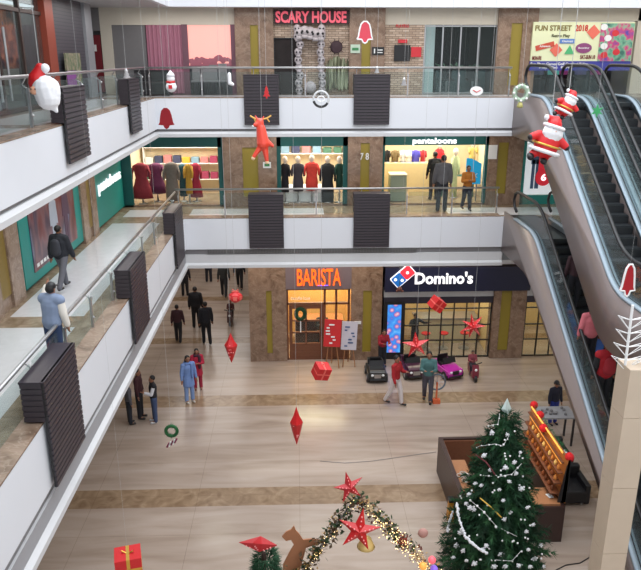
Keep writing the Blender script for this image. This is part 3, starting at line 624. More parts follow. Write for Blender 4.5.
t = thing('teal_panel', 'teal shop panel at the left photo edge beyond the nearest pier', 'wall panel', (-5.9, 11.6, 5.8)); MB().box(-5.96, -5.87, 10.8, 12.6, 5.86, 8.3).build('panel', M_TEAL, t, w=True)

# mannequins
def mannequin(label, px0, px1, ytop, ybot, Y, col, kind='dress', head=True, name='mannequin', zf=5.805, group=None, headcol=(232, 220, 208)):
    a = rectY(px0, ytop, px1, ybot, Y); cx = (a[0]+a[1])/2; w_ = (a[1]-a[0])/2; z0, z1 = a[2], a[3]; H = z1-z0
    t = thing(name, label, 'mannequin', (cx, Y, zf), group=group)
    m = mat('cloth_%d_%d_%d' % col, col, .85, vary=.25, scale=12)
    if kind == 'dress': pr = [(w_*.98, 0), (w_*.8, H*.3), (w_*.52, H*.58), (w_*.62, H*.78), (w_*.66, H*.93), (w_*.25, H)]
    elif kind == 'suit': pr = [(w_*.7, 0), (w_*.72, H*.3), (w_*.6, H*.55), (w_*.7, H*.8), (w_*.72, H*.94), (w_*.25, H)]
    else: pr = [(w_*.95, 0), (w_*.85, H*.4), (w_*.9, H*.85), (w_*.3, H)]
    MB().lathe(pr, (cx, Y, z0), 20, .55, .12 if kind == 'dress' else .03, 7).build('outfit', m, t, True, w=True)
    for s_ in (-1, 1): MB().tube([(cx+s_*w_*.55, Y, z1-H*.08), (cx+s_*w_*.82, Y-.04, z1-H*.28), (cx+s_*w_*.8, Y-.1, z1-H*.45)], .06, 8, r1=.035).build('sleeve', m, t, True, w=True)
    sk = mat('mannequin_%d' % headcol[0], headcol, .4)
    if head: MB().ball((cx, Y, z1+.12), .1, (1, 1.05, 1.3)).tube([(cx, Y, z1-.04), (cx, Y, z1+.06)], .05).build('head', sk, t, True, w=True)
    MB().tube([(cx, Y, zf+.02), (cx, Y, z0+.1)], .03).lathe([(.0, 0), (.16, 0), (.16, .02), (.0, .03)], (cx, Y, zf)).build('stand', M_STEEL, t, True, w=True)
    return t
for i, (lab, p0, p1, yt, yb, col, kd, hd) in enumerate([
    ('long wine red dress on a stand, leftmost in the dress shop window', 132, 151, 163, 198, (136, 44, 56), 'dress', 0),
    ('short purple dress on a stand, second from left in the dress shop window', 148, 165, 163, 193, (92, 36, 72), 'dress', 0),
    ('long grey coat dress on a stand in the middle of the dress shop window', 164, 180, 162, 201, (112, 104, 98), 'suit', 0),
    ('narrow dark teal dress on a stand beside the grey one', 179, 187, 164, 196, (30, 72, 84), 'suit', 0),
    ('mustard dress on a stand between the teal and crimson ones', 185.5, 192, 164, 194, (186, 142, 52), 'suit', 0),
    ('crimson dress on a stand, rightmost in the dress shop window', 191, 201, 163, 197, (142, 30, 58), 'dress', 0)]):
    mannequin(lab, p0-1.5, p1+1.5, yt, yb, 24.45+.4*(i % 2), col, kd, hd, name='dress_mannequin', group='dresses in the first floor dress shop')
for lab, p0, p1, yt, yb, col, kd in [
    ('mannequin in black, leftmost in the middle shop window', 281, 289, 163, 192, (28, 26, 34), 'suit'),
    ('mannequin in a charcoal top and grey skirt in the middle shop window', 292, 304, 163, 191, (62, 56, 64), 'suit'),
    ('mannequin in an orange red dress in the middle shop window', 304.5, 319, 162, 190, (206, 62, 52), 'suit'),
    ('mannequin in a long black suit in the middle shop window', 320, 335, 163, 202, (30, 32, 36), 'suit'),
    ('mannequin in dark green, rightmost in the middle shop window', 336, 343, 163, 188, (30, 66, 56), 'suit')]:
    mannequin(lab, p0-1.5, p1+1.5, yt, yb, 24.5, col, kd, True, headcol=(222, 206, 190))
t = thing('display_plinth', 'low cream display plinth in the middle shop window', 'plinth', (.6, 24.9, 5.8)); MB().box(-.6, 1.3, 24.62, 25.4, 5.8, 6.3).build('body', M_W, t, w=True)
COLS = [(186, 60, 50), (220, 160, 60), (70, 110, 90), (230, 226, 216), (60, 66, 92), (206, 120, 120), (120, 150, 170), (150, 60, 90), (96, 80, 60)]
def shelf_unit(label, x0, x1, Y, z0, zs, kind='fold'):
    t = thing('wall_shelf', label, 'shelf', ((x0+x1)/2, Y, z0)); b = MB()
    for z in zs: b.box(x0, x1, Y-.35, Y, z-.03, z-.004)
    b.box(x0-.03, x0, Y-.35, Y-.02, z0, max(zs)+.3).box(x1, x1+.03, Y-.35, Y-.02, z0, max(zs)+.3)
    b.build('shelves', M_W, t, w=True)
    return t
def folded(label, x, Y, z, w_, h_, col, grp):
    o = MB().box(x-w_/2, x+w_/2, Y-.28, Y-.03, z, z+h_).build('folded_clothes', mat('fold_%d_%d_%d' % col, col, .9), None, bevel=.015); tag(o, label, 'clothes', grp)
ORD = ['first', 'second', 'third', 'fourth', 'fifth', 'sixth', 'seventh', 'eighth', 'ninth', 'tenth', 'eleventh']; SH = {4: ['lowest', 'second lowest', 'third', 'topmost'], 2: ['lower', 'upper'], 1: ['only']}
cn = ['red', 'amber', 'green', 'white', 'navy', 'rose', 'blue grey', 'plum', 'brown']
def fill(shop, x0, x1, Y, zs, w_, h_, grp):
    for j, z in enumerate(zs):
        n = int((x1-x0)/(w_+.06))
        for i in range(n):
            k = R.randrange(9); folded('%s folded clothes, %s from the left, %s back shelf, %s' % (cn[k], ORD[i], SH[len(zs)][j], shop), x0+(i+.5)*(x1-x0)/n, Y, z, w_, h_*R.uniform(.6, 1), COLS[k], 'folded clothes at the back of the %s' % shop)
shelf_unit('white wall shelves at the back of the dress shop', -5.7, -2.6, 26.95, 5.82, [6.3, 6.9, 7.5, 7.95]); fill('dress shop', -5.7, -2.6, 26.95, [6.3, 6.9, 7.5, 7.95], .28, .32, 'x')
shelf_unit('white wall shelves at the back of the middle shop', -.6, 1.75, 26.55, 5.82, [7.3, 7.75]); fill('middle shop', -.6, 1.75, 26.55, [7.3, 7.75], .3, .3, 'x')
# right fashion shop
t = thing('shop_counter', 'tall pale green counter box inside the rightmost fashion shop', 'counter', (X1(398), 24.7, 5.8)); a = rectY(390, 174, 406, 199, 24.6)
MB().box(a[0], a[1], 24.5, 25.1, 5.82, a[3]-.04).build('body', mat('pale_green', (142, 154, 136), .6), t, w=True); MB().box(a[0]-.02, a[1]+.02, 24.48, 25.12, a[3]-.04, a[3]).build('top', M_CREAM, t, w=True)
t = thing('display_table', 'long cream display counter at the back of the rightmost fashion shop', 'table', (3.9, 26, 5.8)); MB().box(3.0, 5.2, 25.6, 26.2, 5.8, 7.0).build('body', mat('cream_counter', (232, 206, 150), .6), t, w=True)
k = 0
for lab, p0, p1, col in [('black shirt on a bust, leftmost on the back counter', 384, 390, (30, 28, 30)), ('olive jacket on a bust on the back counter', 391, 399, (110, 92, 60)), ('black and white top on a bust on the back counter', 400, 406, (200, 198, 200)), ('white shirt on a bust on the back counter', 406.5, 411, (228, 226, 222)), ('blue violet top on a bust on the back counter', 411, 420, (70, 66, 160)), ('red top on a bust, rightmost on the back counter', 420, 426, (170, 40, 44))]:
    mannequin(lab, p0, p1, 150, 165, 25.9, col, 'bust', False, name='clothing_bust', zf=7.0)
mannequin('mannequin in a red jacket behind the shoppers in the rightmost shop', 434, 444, 148, 175, 26.4, (190, 36, 44), 'suit')
mannequin('pale green dress on a mannequin right of the shoppers', 450, 459, 155, 198, 25.2, (186, 196, 150), 'suit')
mannequin('yellow top on a mannequin at the right of the rightmost shop', 468, 477, 147, 160, 26, (214, 190, 110), 'suit')
shelf_unit('teal display block behind the blue standee', X1(452), X1(484), 25.6, 5.82, [6.6]).children[0].data.materials[0] = M_TEALD
t = thing('blue_standee', 'bright blue curved advertising standee in the rightmost shop', 'standee', (X1(473), 24.4, 5.86)); a = rectY(466, 158, 481, 184, 24.4)
p = [(a[0], a[2]), (a[1], a[2]), (a[1], a[3]-.2)]+[(a[1]-(a[1]-a[0])*i/8, a[3]-.2+.2*math.sin(PI/2*i/8)) for i in range(1, 9)]
MB().prism(p, 'Y', 24.38, 24.42).build('board', mat('sky_blue', (30, 160, 214), .5, emit=.25), t, w=True); MB().box(a[0]+.1, a[0]+.14, 24.4, 24.44, 5.82, a[2]).box(a[1]-.14, a[1]-.1, 24.4, 24.44, 5.82, a[2]).build('support', M_STEEL, t, w=True)
text('lettering', '5X', M_W, t, ((a[0]+a[1])/2, 24.37, a[2]+.3), .3, .15, .005)
# right shop window with sale poster
t = thing('lit_window_poster', 'bright window poster of jeans with a red sale disc beside the escalator top', 'poster', (8.8, YW, 6.2))
MB().box(X1(526), X1(575), YW+.1, YW+.13, 6.15, 7.93).build('sheet', mat('poster_lit', (226, 232, 236), .5, emit=.35), t, w=True)
q = MB(); a = rectY(531, 152, 541, 189, YW)
q.mi(0).box(a[0]+.05, (a[0]+a[1])/2-.02, YW+.08, YW+.1, a[2], a[2]+1.0).box((a[0]+a[1])/2+.02, a[1]-.02, YW+.08, YW+.1, a[2], a[2]+1.0).box(a[0]+.02, a[1], YW+.08, YW+.1, a[2]+.85, a[3])
q.build('jeans', mat('denim', (84, 110, 142), .8), t, w=True)
a = rectY(537, 168, 551, 187, YW); cx, cz = (a[0]+a[1])/2, (a[2]+a[3])/2
MB().prism([(cx+.28*math.cos(i*PI/10), cz+.3*math.sin(i*PI/10)) for i in range(20)], 'Y', YW+.05, YW+.08).box(cx-.2, cx+.05, YW+.07, YW+.1, cz+.2, cz+.75).build('sale_disc', mat('sale_red', (206, 30, 50), .5, emit=.3), t, w=True)
text('lettering', '6', M_SIGNW, t, (cx, YW+.04, cz), .18, .24, .01, bold=.03)
mannequin('cream mannequin seen through the escalator glass', 570, 584, 158, 186, 24.6, (206, 190, 140), 'suit')
t = thing('wall_notice', 'white notice taped on the marble pillar beside the standee', 'notice', (X1(492), YW-.13, 7)); a = rectY(488.5, 145, 497, 159, YW-.13); MB().box(a[0], a[1], YW-.15, YW-.125, a[2], a[3]).build('sheet', M_W, t, w=True)
t = thing('exit_sign', 'small white and green sign on the marble pillar left of the middle shop', 'sign', (X1(267), YW-.13, 7.5)); a = rectY(263, 162, 271, 168, YW-.13); MB().box(a[0], a[1], YW-.15, YW-.125, a[2], a[3]).build('plate', M_W, t, w=True)
MB().box(a[0]+.05, a[1]-.05, YW-.16, YW-.15, a[2]+.06, a[3]-.06).build('arrow', mat('sign_green', (60, 130, 80), .5), t, w=True)
t = thing('pillar_numbers', 'small white figures on the yellow niche right of the middle shop', 'sign', (X1(364), YW-.1, 7.6)); a = rectY(360, 153, 369, 160, YW-.1)
text('lettering', '7 8', M_W, t, ((a[0]+a[1])/2, YW-.09, (a[2]+a[3])/2), a[1]-a[0], a[3]-a[2], .01)

# ================================================================= LEVEL 2 SHOPS
t = sign('shop_sign', 'dark sign board with dripping red horror letters', 'sign', rectY(274, 10, 349, 24, Y2-.1), Y2, mat('black_maroon', (44, 12, 20), .5), .15)
a = rectY(277, 12, 345, 22, Y2-.16)
text('lettering', 'SCARY HOUSE', mat('horror_red', (222, 90, 108), .5, emit=.3), t, ((a[0]+a[1])/2, Y2-.17, (a[2]+a[3])/2), a[1]-a[0]+.1, a[3]-a[2]+.06, .02, bold=.035)
t = thing('doorway', 'dark doorway of the scary house', 'doorway', (X2(284), Y2, 9.52)); a = rectY(275, 39, 296, 95, Y2)
MB().box(a[0], a[1], Y2-.02, Y2+.03, 9.52, a[3]).build('shade_panel', mat('passage_shade', (40, 34, 34), .9, vary=.4, scale=5), t, w=True)  # flat dark panel paints the shade of the passage; no hole is cut
MB().box(a[0]-.03, a[0], Y2-.06, Y2+.03, 9.52, a[3]+.04).box(a[1], a[1]+.03, Y2-.06, Y2+.03, 9.52, a[3]+.04).box(a[0], a[1], Y2-.06, Y2+.03, a[3], a[3]+.04).build('frame', M_BLACK, t, w=True)
# skull arch
t = thing('skull_arch', 'arch of grey skulls framing the scary house entrance', 'arch', (X2(310), Y2-.2, 9.52)); a = rectY(295, 30, 325, 95, Y2-.2)
ar = MB().tube([(a[0]+.12, Y2-.12, 9.52), (a[0]+.12, Y2-.12, a[3]-.2), (a[1]-.12, Y2-.12, a[3]-.2), (a[1]-.12, Y2-.12, 9.52)], .08, 8)
ar.build('arch_frame', mat('arch_stone', (92, 82, 82), .9), t, w=True)
sp = []
for i in range(9): sp += [(a[0]+.12+R.uniform(-.05, .05), 9.65+i*.24), (a[1]-.12+R.uniform(-.05, .05), 9.65+i*.24)]
for i in range(5): sp.append((a[0]+.15+i*(a[1]-a[0]-.3)/4, a[3]-.1+R.uniform(-.03, .06)))
M_SK = mat('skull_grey', (176, 168, 172), .7, vary=.2)
for i, (x, z) in enumerate(sp):
    s_ = .13 if i < 18 else .18
    b = MB().ball((x, Y2-.2, z), s_, (1, .9, 1.05), 10).obox((x, Y2-.2-s_*.4, z-s_*.9), (s_, s_*.8, s_*.6)); b.mi(1).ball((x-s_*.4, Y2-.2-s_*.75, z), s_*.25, n=6).ball((x+s_*.4, Y2-.2-s_*.75, z), s_*.25, n=6)
    b.build('skull', [M_SK, M_BLACK], t, True, w=True)
t = thing('spider_clock', 'round dark spiky ornament on the scary house wall', 'ornament', (X2(336.5), Y2, 11)); c = atY(336.5, 47, Y2-.05); b = MB().lathe([(.0, 0), (.2, 0), (.18, .06), (0, .08)], (0, 0, 0)); b.v = [(c.x+x, Y2-z, c.z+y) for x, y, z in b.v]
for i in range(10): q_ = i*PI/5; b.tube([(c.x+.15*math.cos(q_), Y2-.05, c.z+.15*math.sin(q_)), (c.x+.3*math.cos(q_), Y2-.05, c.z+.3*math.sin(q_))], .02, 5, r1=.004)
b.build('disc', mat('dark_plum', (58, 36, 44), .6), t, w=True)
def ghost_mat():
    m, nt, b = nodes_mat('ghost_cloth'); tc = nt.nodes.new('ShaderNodeTexCoord'); mp = nt.nodes.new('ShaderNodeMapping'); mp.inputs['Scale'].default_value = (6, 6, 1.2); nt.links.new(tc.outputs['Object'], mp.inputs[0])
    v = nt.nodes.new('ShaderNodeTexNoise'); v.inputs['Scale'].default_value = 1.5; v.inputs['Detail'].default_value = 6; nt.links.new(mp.outputs[0], v.inputs['Vector'])
    r = ramp(nt, [(.35, (84, 78, 66)), (.5, (140, 144, 118)), (.7, (190, 196, 170))]); nt.links.new(v.outputs['Fac'], r.inputs['Fac']); nt.links.new(r.outputs['Color'], b.inputs['Base Color']); return m
t = thing('ragged_curtain', 'ragged pale green cloth hanging at the right of the scary house', 'cloth', (X2(337), Y2, 9.6)); a = rectY(326, 56, 348, 95, Y2-.1)
b = MB(); n = 24; pts = [(a[0]+(a[1]-a[0])*i/n, Y2-.1+.05*math.sin(i*1.7), a[3]-R.uniform(0, .25)*(abs(i-n/2)/n*3), 9.55+R.uniform(0, .2)) for i in range(n+1)]
for i in range(n): p, q_ = pts[i], pts[i+1]; b.add([(p[0], p[1], p[3]), (q_[0], q_[1], q_[3]), (q_[0], q_[1], q_[2]), (p[0], p[1], p[2]), (p[0], p[1]+.02, p[3]), (q_[0], q_[1]+.02, q_[3]), (q_[0], q_[1]+.02, q_[2]), (p[0], p[1]+.02, p[2])], [(0, 1, 2, 3), (5, 4, 7, 6), (3, 2, 6, 7), (0, 4, 5, 1)])
b.build('cloth', ghost_mat(), t, w=True)
t = thing('stone_ball', 'pale round ball lying in the scary house entrance', 'ball', (X2(310), Y2-.25, 9.54)); MB().ball((X2(310), Y2-.25, 9.75), .2).build('ball', M_SK, t, True, w=True)
def plate(name, label, cat, px, Y, m, th=.03, part='plate'):
    x0, x1, z0, z1 = rectY(*px, Y); t = thing(name, label, cat, ((x0+x1)/2, Y, z0)); MB().box(x0, x1, Y-th, Y, z0, z1).build(part, m, t, w=True); return t, (x0, x1, z0, z1)
t, a = plate('exit_sign', 'small pale green exit sign left of the yellow niche by the scary house', 'sign', (350.5, 44.5, 360, 53), Y2-.12, mat('pale_exit', (190, 208, 190), .5)); MB().box(a[0]+.05, a[1]-.05, Y2-.16, Y2-.15, a[2]+.08, a[3]-.1).build('symbol', mat('sign_green', (60, 130, 80), .5), t, w=True)
t, a = plate('washroom_sign', 'small black sign with white figures right of the yellow niche', 'sign', (372, 47, 384, 55), Y2-.12, M_BLACK); MB().box(a[0]+.06, a[0]+.1, Y2-.16, Y2-.15, a[2]+.05, a[3]-.05).box(a[0]+.18, a[1]-.05, Y2-.16, Y2-.15, a[2]+.14, a[2]+.17).box(a[0]+.18, a[1]-.05, Y2-.16, Y2-.15, a[2]+.06, a[2]+.09).build('symbol', M_W, t, w=True)
plate('wall_window', 'small black ticket window in the stacked stone wall', 'window', (394, 45, 410, 61), Y2, M_BLACK, .05)
plate('wall_sign', 'small red sign right of the black ticket window', 'sign', (411, 47, 421, 57), Y2, mat('sign_red', (206, 50, 60), .6), .04)
t, a = plate('wall_sign', 'tiny red strip above the black ticket window', 'sign', (398, 39.5, 407, 43), Y2, _M['sign_red'], .04)
t = thing('wall_lettering', 'red letters high on the stacked stone wall', 'sign', (X2(403), Y2, 11.7)); a = rectY(396, 24.3, 409, 27.5, Y2); text('lettering', 'PLAYERS', _M['sign_red'], t, ((a[0]+a[1])/2, Y2, (a[2]+a[3])/2), a[1]-a[0], a[3]-a[2], .01)
# windows
def wmat(name, stops, axis_scale=(1, 1, 1), emit=.0):
    m, nt, b = nodes_mat(name); tc = nt.nodes.new('ShaderNodeTexCoord'); mp = nt.nodes.new('ShaderNodeMapping'); mp.inputs['Scale'].default_value = axis_scale; nt.links.new(tc.outputs['Object'], mp.inputs[0])
    v = nt.nodes.new('ShaderNodeTexNoise'); v.inputs['Scale'].default_value = 2; v.inputs['Detail'].default_value = 5; nt.links.new(mp.outputs[0], v.inputs['Vector'])
    r = ramp(nt, stops); nt.links.new(v.outputs['Fac'], r.inputs['Fac']); nt.links.new(r.outputs['Color'], b.inputs['Base Color'])
    if emit: nt.links.new(r.outputs['Color'], b.inputs['Emission Color']); b.inputs['Emission Strength'].default_value = emit
    return m
t = thing('mauve_curtain', 'mauve curtain hanging left of the glowing pink window', 'curtain', (X2(165), Y2+.1, 9.6)); a = rectY(147, 25, 183, 66, Y2)
b = MB(); n = 60
for i in range(n):
    x0 = a[0]+(a[1]-a[0])*i/n; x1 = a[0]+(a[1]-a[0])*(i+1)/n; y0 = Y2+.04*math.sin(i*.9); y1 = Y2+.04*math.sin(i*.9+.9); b.add([(x0, y0, 9.55), (x1, y1, 9.55), (x1, y1, 11.68), (x0, y0, 11.68), (x0, y0+.03, 9.55), (x1, y1+.03, 9.55), (x1, y1+.03, 11.68), (x0, y0+.03, 11.68)], [(0, 1, 2, 3), (5, 4, 7, 6)])
b.build('cloth', mat('mauve_cloth', (158, 108, 126), .8, emit=.08, ecol=(190, 120, 140)), t, w=True)  # faint emission puts the pink glow into the cloth itself
o = struct('window_1', MB().box(X2(189), X2(232), Y2+.02, Y2+.06, 10.42, 11.68), mat('pink_dusk_glass', (240, 160, 150), .3, emit=.6, ecol=(236, 160, 150), vary=.03, scale=.6))
t = thing('rooftop_trees', 'dusky row of treetops silhouetted in the pink window', 'trees', (X2(212), Y2, 10.45)); b = MB()
for i in range(26): b.ball((X2(190.5)+(X2(231)-X2(190.5))*i/25, Y2+.01, 10.48+R.uniform(.02, .12)+.12*math.exp(-((i-18)/4)**2)+.06*math.exp(-((i-7)/3)**2)), R.uniform(.06, .11), (1, .12, 1), 8)
b.box(X2(190), X2(231.5), Y2-.0, Y2+.02, 10.42, 10.5).build('foliage', mat('dusk_mauve', (150, 92, 104), .9, emit=.15, ecol=(160, 90, 105)), t, w=True)
struct('trim_5', MB().box(X2(183), X2(189), Y2-.03, Y2+.1, 9.5, 11.7).box(X2(231.5), X2(236), Y2-.03, Y2+.1, 9.5, 11.7).box(X2(189), X2(232), Y2-.02, Y2+.1, 10.38, 10.43), mat('plum_frame', (112, 74, 88), .6))
struct('wall_back', MB().box(X2(147), X2(236), Y2+.05, Y2+.15, 9.5, 10.42), M_DGREY)
for i, p in enumerate((197, 206, 214, 223)):
    t = thing('dining_chair', 'grey high backed chair below the pink window, %s of four' % ('leftmost', 'second', 'third', 'rightmost')[i], 'chair', (X2(p), 23.7, 9.52), group='chairs below the pink window')
    x = X2(p)
    MB().box(x-.13, x+.13, 23.85, 23.9, 9.97, 10.38+.04*i).build('backrest', M_GREY, t, w=True); MB().box(x-.14, x+.14, 23.5, 23.9, 9.93, 9.98).build('seat', M_GREY, t, w=True)
    for sx in (-.11, .11):
        for sy in (23.53, 23.87): MB().box(x+sx-.02, x+sx+.02, sy-.02, sy+.02, 9.53, 9.93).build('leg', M_BLACK, t, w=True)
t = thing('sofa', 'low black sofa beside the dark slatted box on the top floor', 'sofa', (X2(150), 23.6, 9.52)); MB().box(-5.2, -4.1, 23.2, 23.95, 9.56, 9.95).build('seat', M_BLACK, t, w=True, bevel=.04); MB().box(-5.2, -4.1, 23.8, 24.0, 9.9, 10.3).build('backrest', M_BLACK, t, w=True); MB().box(-5.28, -5.16, 23.2, 24, 9.53, 10.1).box(-4.14, -4.02, 23.2, 24, 9.53, 10.1).build('armrests', M_BLACK, t, w=True)
# dark glass shop with a lit pillar
t = glazed('dark glass shop on the top floor beside the stone wall', X2(424), X2(495), 9.52, 11.7, 4, [9.55, 11.66], Y2, M_STEEL)
t = thing('lit_column', 'white lit column inside the dark glass shop', 'column', (X2(436), 25, 9.52)); MB().box(4.45, 4.75, 25, 25.3, 9.53, 12.15).build('shaft', mat('glow_column', (190, 205, 205), .5, emit=.4), t, w=True)
t = thing('kiosk_desk', 'pale desk with plants inside the dark glass shop', 'desk', (5.6, 25.6, 9.52)); MB().box(4.9, 6.6, 25.2, 25.7, 9.53, 10.25).build('body', mat('teal_grey', (70, 96, 100), .5), t, w=True)
lf = MB()
for i in range(60): p = Vector((R.uniform(4.9, 6.5), R.uniform(25.2, 25.6), 10.25+R.uniform(.02, .16))); d = Vector((R.uniform(-1, 1), R.uniform(-1, 1), R.uniform(0, 1)))*.09; lf.add([p, p+d+Vector((.03, 0, 0)), p+d*1.6, p+d-Vector((.03, 0, 0))], [(0, 1, 2, 3)])
lf.build('plants', mat('pale_leaf', (130, 165, 140), .8), t, w=True)
for i, x in enumerate((5.2, 6.1)):
    t = thing('shop_chair', 'dark chair before the desk in the glass shop, %s one' % ('left', 'right')[i], 'chair', (x, 24.9, 9.52)); MB().box(x-.2, x+.2, 24.7, 25.1, 9.93, 9.98).build('seat', M_BLACK, t, w=True); MB().box(x-.2, x+.2, 25.06, 25.1, 9.98, 10.4).build('backrest', M_BLACK, t, w=True); MB().box(x-.03, x+.03, 24.87, 24.93, 9.54, 9.93).box(x-.2, x+.2, 24.87, 24.93, 9.53, 9.56).build('pedestal', M_STEEL, t, w=True)
# FUN STREET banner
a = rectY(532, 22, 633, 61, Y2-.2)
t = thing('fun_banner', 'wide cream banner of a games arcade with colourful badges', 'banner', ((a[0]+a[1])/2, Y2-.05, a[2]))
MB().box(a[0], a[1], Y2-.21, Y2, a[2], a[3]).build('sheet', mat('banner_cream', (226, 230, 190), .6, vary=.04, scale=2), t, w=True)
bx = lambda p: a[0]+(a[1]-a[0])*(p-531)/101.0
bz = lambda y: a[3]-(a[3]-a[2])*(y-22)/39.0
yb = Y2-.22
text('lettering', 'FUN STREET', mat('olive_ink', (122, 104, 40), .6), t, (bx(551), yb, bz(28)), bx(570)-bx(534), .17, .006, bold=.02)
text('lettering', '2018', mat('sign_red2', (200, 60, 50), .6), t, (bx(579), yb, bz(28)), .42, .2, .006, bold=.03)
text('lettering', 'Retro Play', mat('olive_dark', (90, 90, 60), .6), t, (bx(559), yb, bz(36)), .6, .12, .006)
def badge(poly, m): MB().prism(poly, 'Y', yb-.012, yb).build('badge', m, t, w=True)
def rot(cx, cz, w_, h_, an): return [(cx+x*math.cos(an)-z*math.sin(an), cz+x*math.sin(an)+z*math.cos(an)) for x, z in ((-w_/2, -h_/2), (w_/2, -h_/2), (w_/2, h_/2), (-w_/2, h_/2))]
badge(rot(bx(544), bz(46), .62, .16, .25), mat('badge_red', (200, 80, 60), .6)); badge(rot(bx(566), bz(41), .5, .14, 0), mat('badge_blue', (90, 130, 200), .6))
badge(rot(bx(555.5), bz(50), .3, .3, PI/4), mat('badge_coral', (226, 110, 92), .6)); badge(rot(bx(591), bz(32), .32, .32, PI/4), _M['badge_coral'])
badge([(bx(564), bz(54)), (bx(574), bz(54)), (bx(569), bz(45))], mat('badge_green', (80, 180, 120), .6))
badge([(bx(583)+.27*math.cos(i*PI/10), bz(48)+.16*math.sin(i*PI/10)) for i in range(20)], mat('badge_plum', (140, 70, 120), .6))
for s_, p, y in (('Adventure', 544, 46), ('Games', 566, 41), ('Bowling', 583, 48)): text('lettering', s_, M_W, t, (bx(p), yb-.014, bz(y)), .36, .07, .003)
text('lettering', 'MON-FRI', mat('ink_maroon', (120, 40, 40), .6), t, (bx(537), yb, bz(58)), .3, .13, .005, bold=.03); text('lettering', 'SAT-SUN 10', _M['ink_maroon'], t, (bx(588), yb, bz(57)), .5, .13, .005, bold=.03)
MB().box(bx(598), a[1]-.02, yb-.01, yb, a[2], a[3]-.04).build('picture', wmat('arcade_photo', [(.3, (60, 110, 100)), (.45, (120, 180, 150)), (.55, (200, 70, 120)), (.7, (90, 70, 160))], (2, 1, 2)), t, w=True)
for i, (p, y, c_) in enumerate([(601, 27, 0), (606, 38, 0), (603, 46, 0), (604, 55, 1), (613, 33, 1), (616, 52, 1)]): MB().prism([(bx(p)+.12*math.cos(k*PI/6), bz(y)+.1*math.sin(k*PI/6)) for k in range(12)], 'Y', yb-.02, yb-.01).build('picture_ball', M_W if not c_ else _M['sign_red'], t, w=True)
t = thing('banner_strip', 'blue strip with white small print under the arcade banner', 'banner', ((a[0]+a[1])/2, Y2-.05, a[2]-.3)); MB().box(a[0], a[1], Y2-.21, Y2, a[2]-.3, a[2]-.005).build('sheet', mat('strip_blue', (58, 62, 150), .5), t, w=True)
text('lettering', 'Fun Place Games Golf Carnival Rides', M_W, t, (bx(560), yb, a[2]-.09), 1.9, .09, .004); text('lettering', 'Play  Eat  Party', M_W, t, (bx(557), yb, a[2]-.21), 1.1, .09, .004)
# dark shop below the banner: arcade machines
for i, p in enumerate((546, 562, 574, 590, 606)):
    t = thing('arcade_machine', 'dark arcade machine behind the escalator top, %s of five' % ('first', 'second', 'third', 'fourth', 'last')[i], 'arcade machine', (X2(p), 25, 9.52), group='arcade machines behind the escalators')
    x = X2(p); MB().prism([(24.8, 9.54), (25.3, 9.54), (25.3, 10.35), (24.95, 10.35), (24.9, 10.1), (24.72, 10.0)], 'X', x-.25, x+.25).build('cabinet', M_BLACK, t, w=True)
    MB().obox((x, 24.9, 10.22), (.4, .02, .2), (-.2, 0, 0)).build('display', mat('arc_%d' % i, ((60, 60, 90), (80, 160, 150), (120, 50, 100), (70, 60, 120), (150, 60, 120))[i], .4, emit=.4), t, w=True)
# left storefront (glass doors, red frame, shutter)
t = thing('glass_storefront', 'glass storefront with a rust red frame on the top floor, far left', 'shopfront', (-6.2, 16, 9.52))
f = MB()
for y in (12.5, 14.2, 15.6, 17.0): f.box(-6.25, -6.15, y-.04, y+.04, 9.55, 12.15)
for z in (9.58, 11.7, 12.12): f.box(-6.25, -6.15, 12.5, 18.5, z-.04, z+.04)
f.build('frame', mat('dark_bronze', (62, 46, 42), .5), t, w=True)
MB().box(-6.3, -6.05, 18.4, 19.0, 9.53, 12.2).build('red_column', mat('rust_red', (142, 62, 44), .5), t, w=True)
MB().box(-6.21, -6.2, 12.5, 18.4, 9.6, 12.1).build('glass_pane', M_SGLASS, t, w=True)
MB().tube([(-6.1, 15.3, 9.8), (-6.1, 15.3, 11.3)], .03).tube([(-6.1, 15.8, 9.8), (-6.1, 15.8, 11.3)], .03).build('door_handle', M_STEEL, t, w=True)
t = thing('arcade_picture', 'warm glowing picture panel inside the glass storefront', 'picture', (-7.6, 17, 10.6)); MB().box(-7.65, -7.6, 15.0, 20.5, 10.4, 12.0).build('panel', wmat('warm_picture', [(.35, (40, 34, 44)), (.5, (120, 60, 44)), (.62, (190, 110, 70)), (.75, (70, 90, 130))], (1, 1.2, 1.5), .25), t, w=True)
t = thing('roller_shutter', 'dark grey roller shutter right of the rust red column', 'shutter', (-6.2, 20.5, 9.52)); MB().box(-6.24, -6.16, 19.0, 21.9, 9.53, 12.2).build('curtain', banded('shutter_slats', (72, 72, 80), (52, 52, 58), .09, 'Z', .8), t, w=True)
t = thing('poster_stand', 'small framed pictures leaning by the roller shutter', 'poster', (-6.0, 20, 9.55)); MB().box(-6.05, -6.0, 19.5, 20.8, 9.8, 10.8).build('board', wmat('pale_picture', [(.4, (150, 140, 120)), (.6, (90, 110, 80))], (1, 3, 3)), t, w=True); MB().box(-6.0, -5.98, 19.4, 20.2, 9.6, 10.35).build('purple_sheet', mat('purple_sheet', (132, 74, 140), .6), t, w=True); MB().box(-6.06, -6.0, 19.5, 19.56, 9.55, 9.8).box(-6.06, -6.0, 20.7, 20.76, 9.55, 9.8).build('feet', M_BLACK, t, w=True)
t = thing('grey_column', 'tall grey column at the far end of the roller shutter', 'column', (-6.2, 22.3, 9.52)); MB().box(-6.5, -6.1, 22.0, 22.7, 9.53, 12.2).build('shaft', mat('col_grey', (142, 144, 150), .6), t, w=True)
t, a = plate('red_door', 'dark red door with a small notice at the far left of the top floor', 'door', (90, 35, 103, 92), Y2+.05, mat('maroon_door', (112, 22, 34), .5), .04); MB().box(a[0]+.05, a[1]-.15, Y2-.0, Y2+.012, a[3]-.5, a[3]-.3).build('notice', M_W, t, w=True)
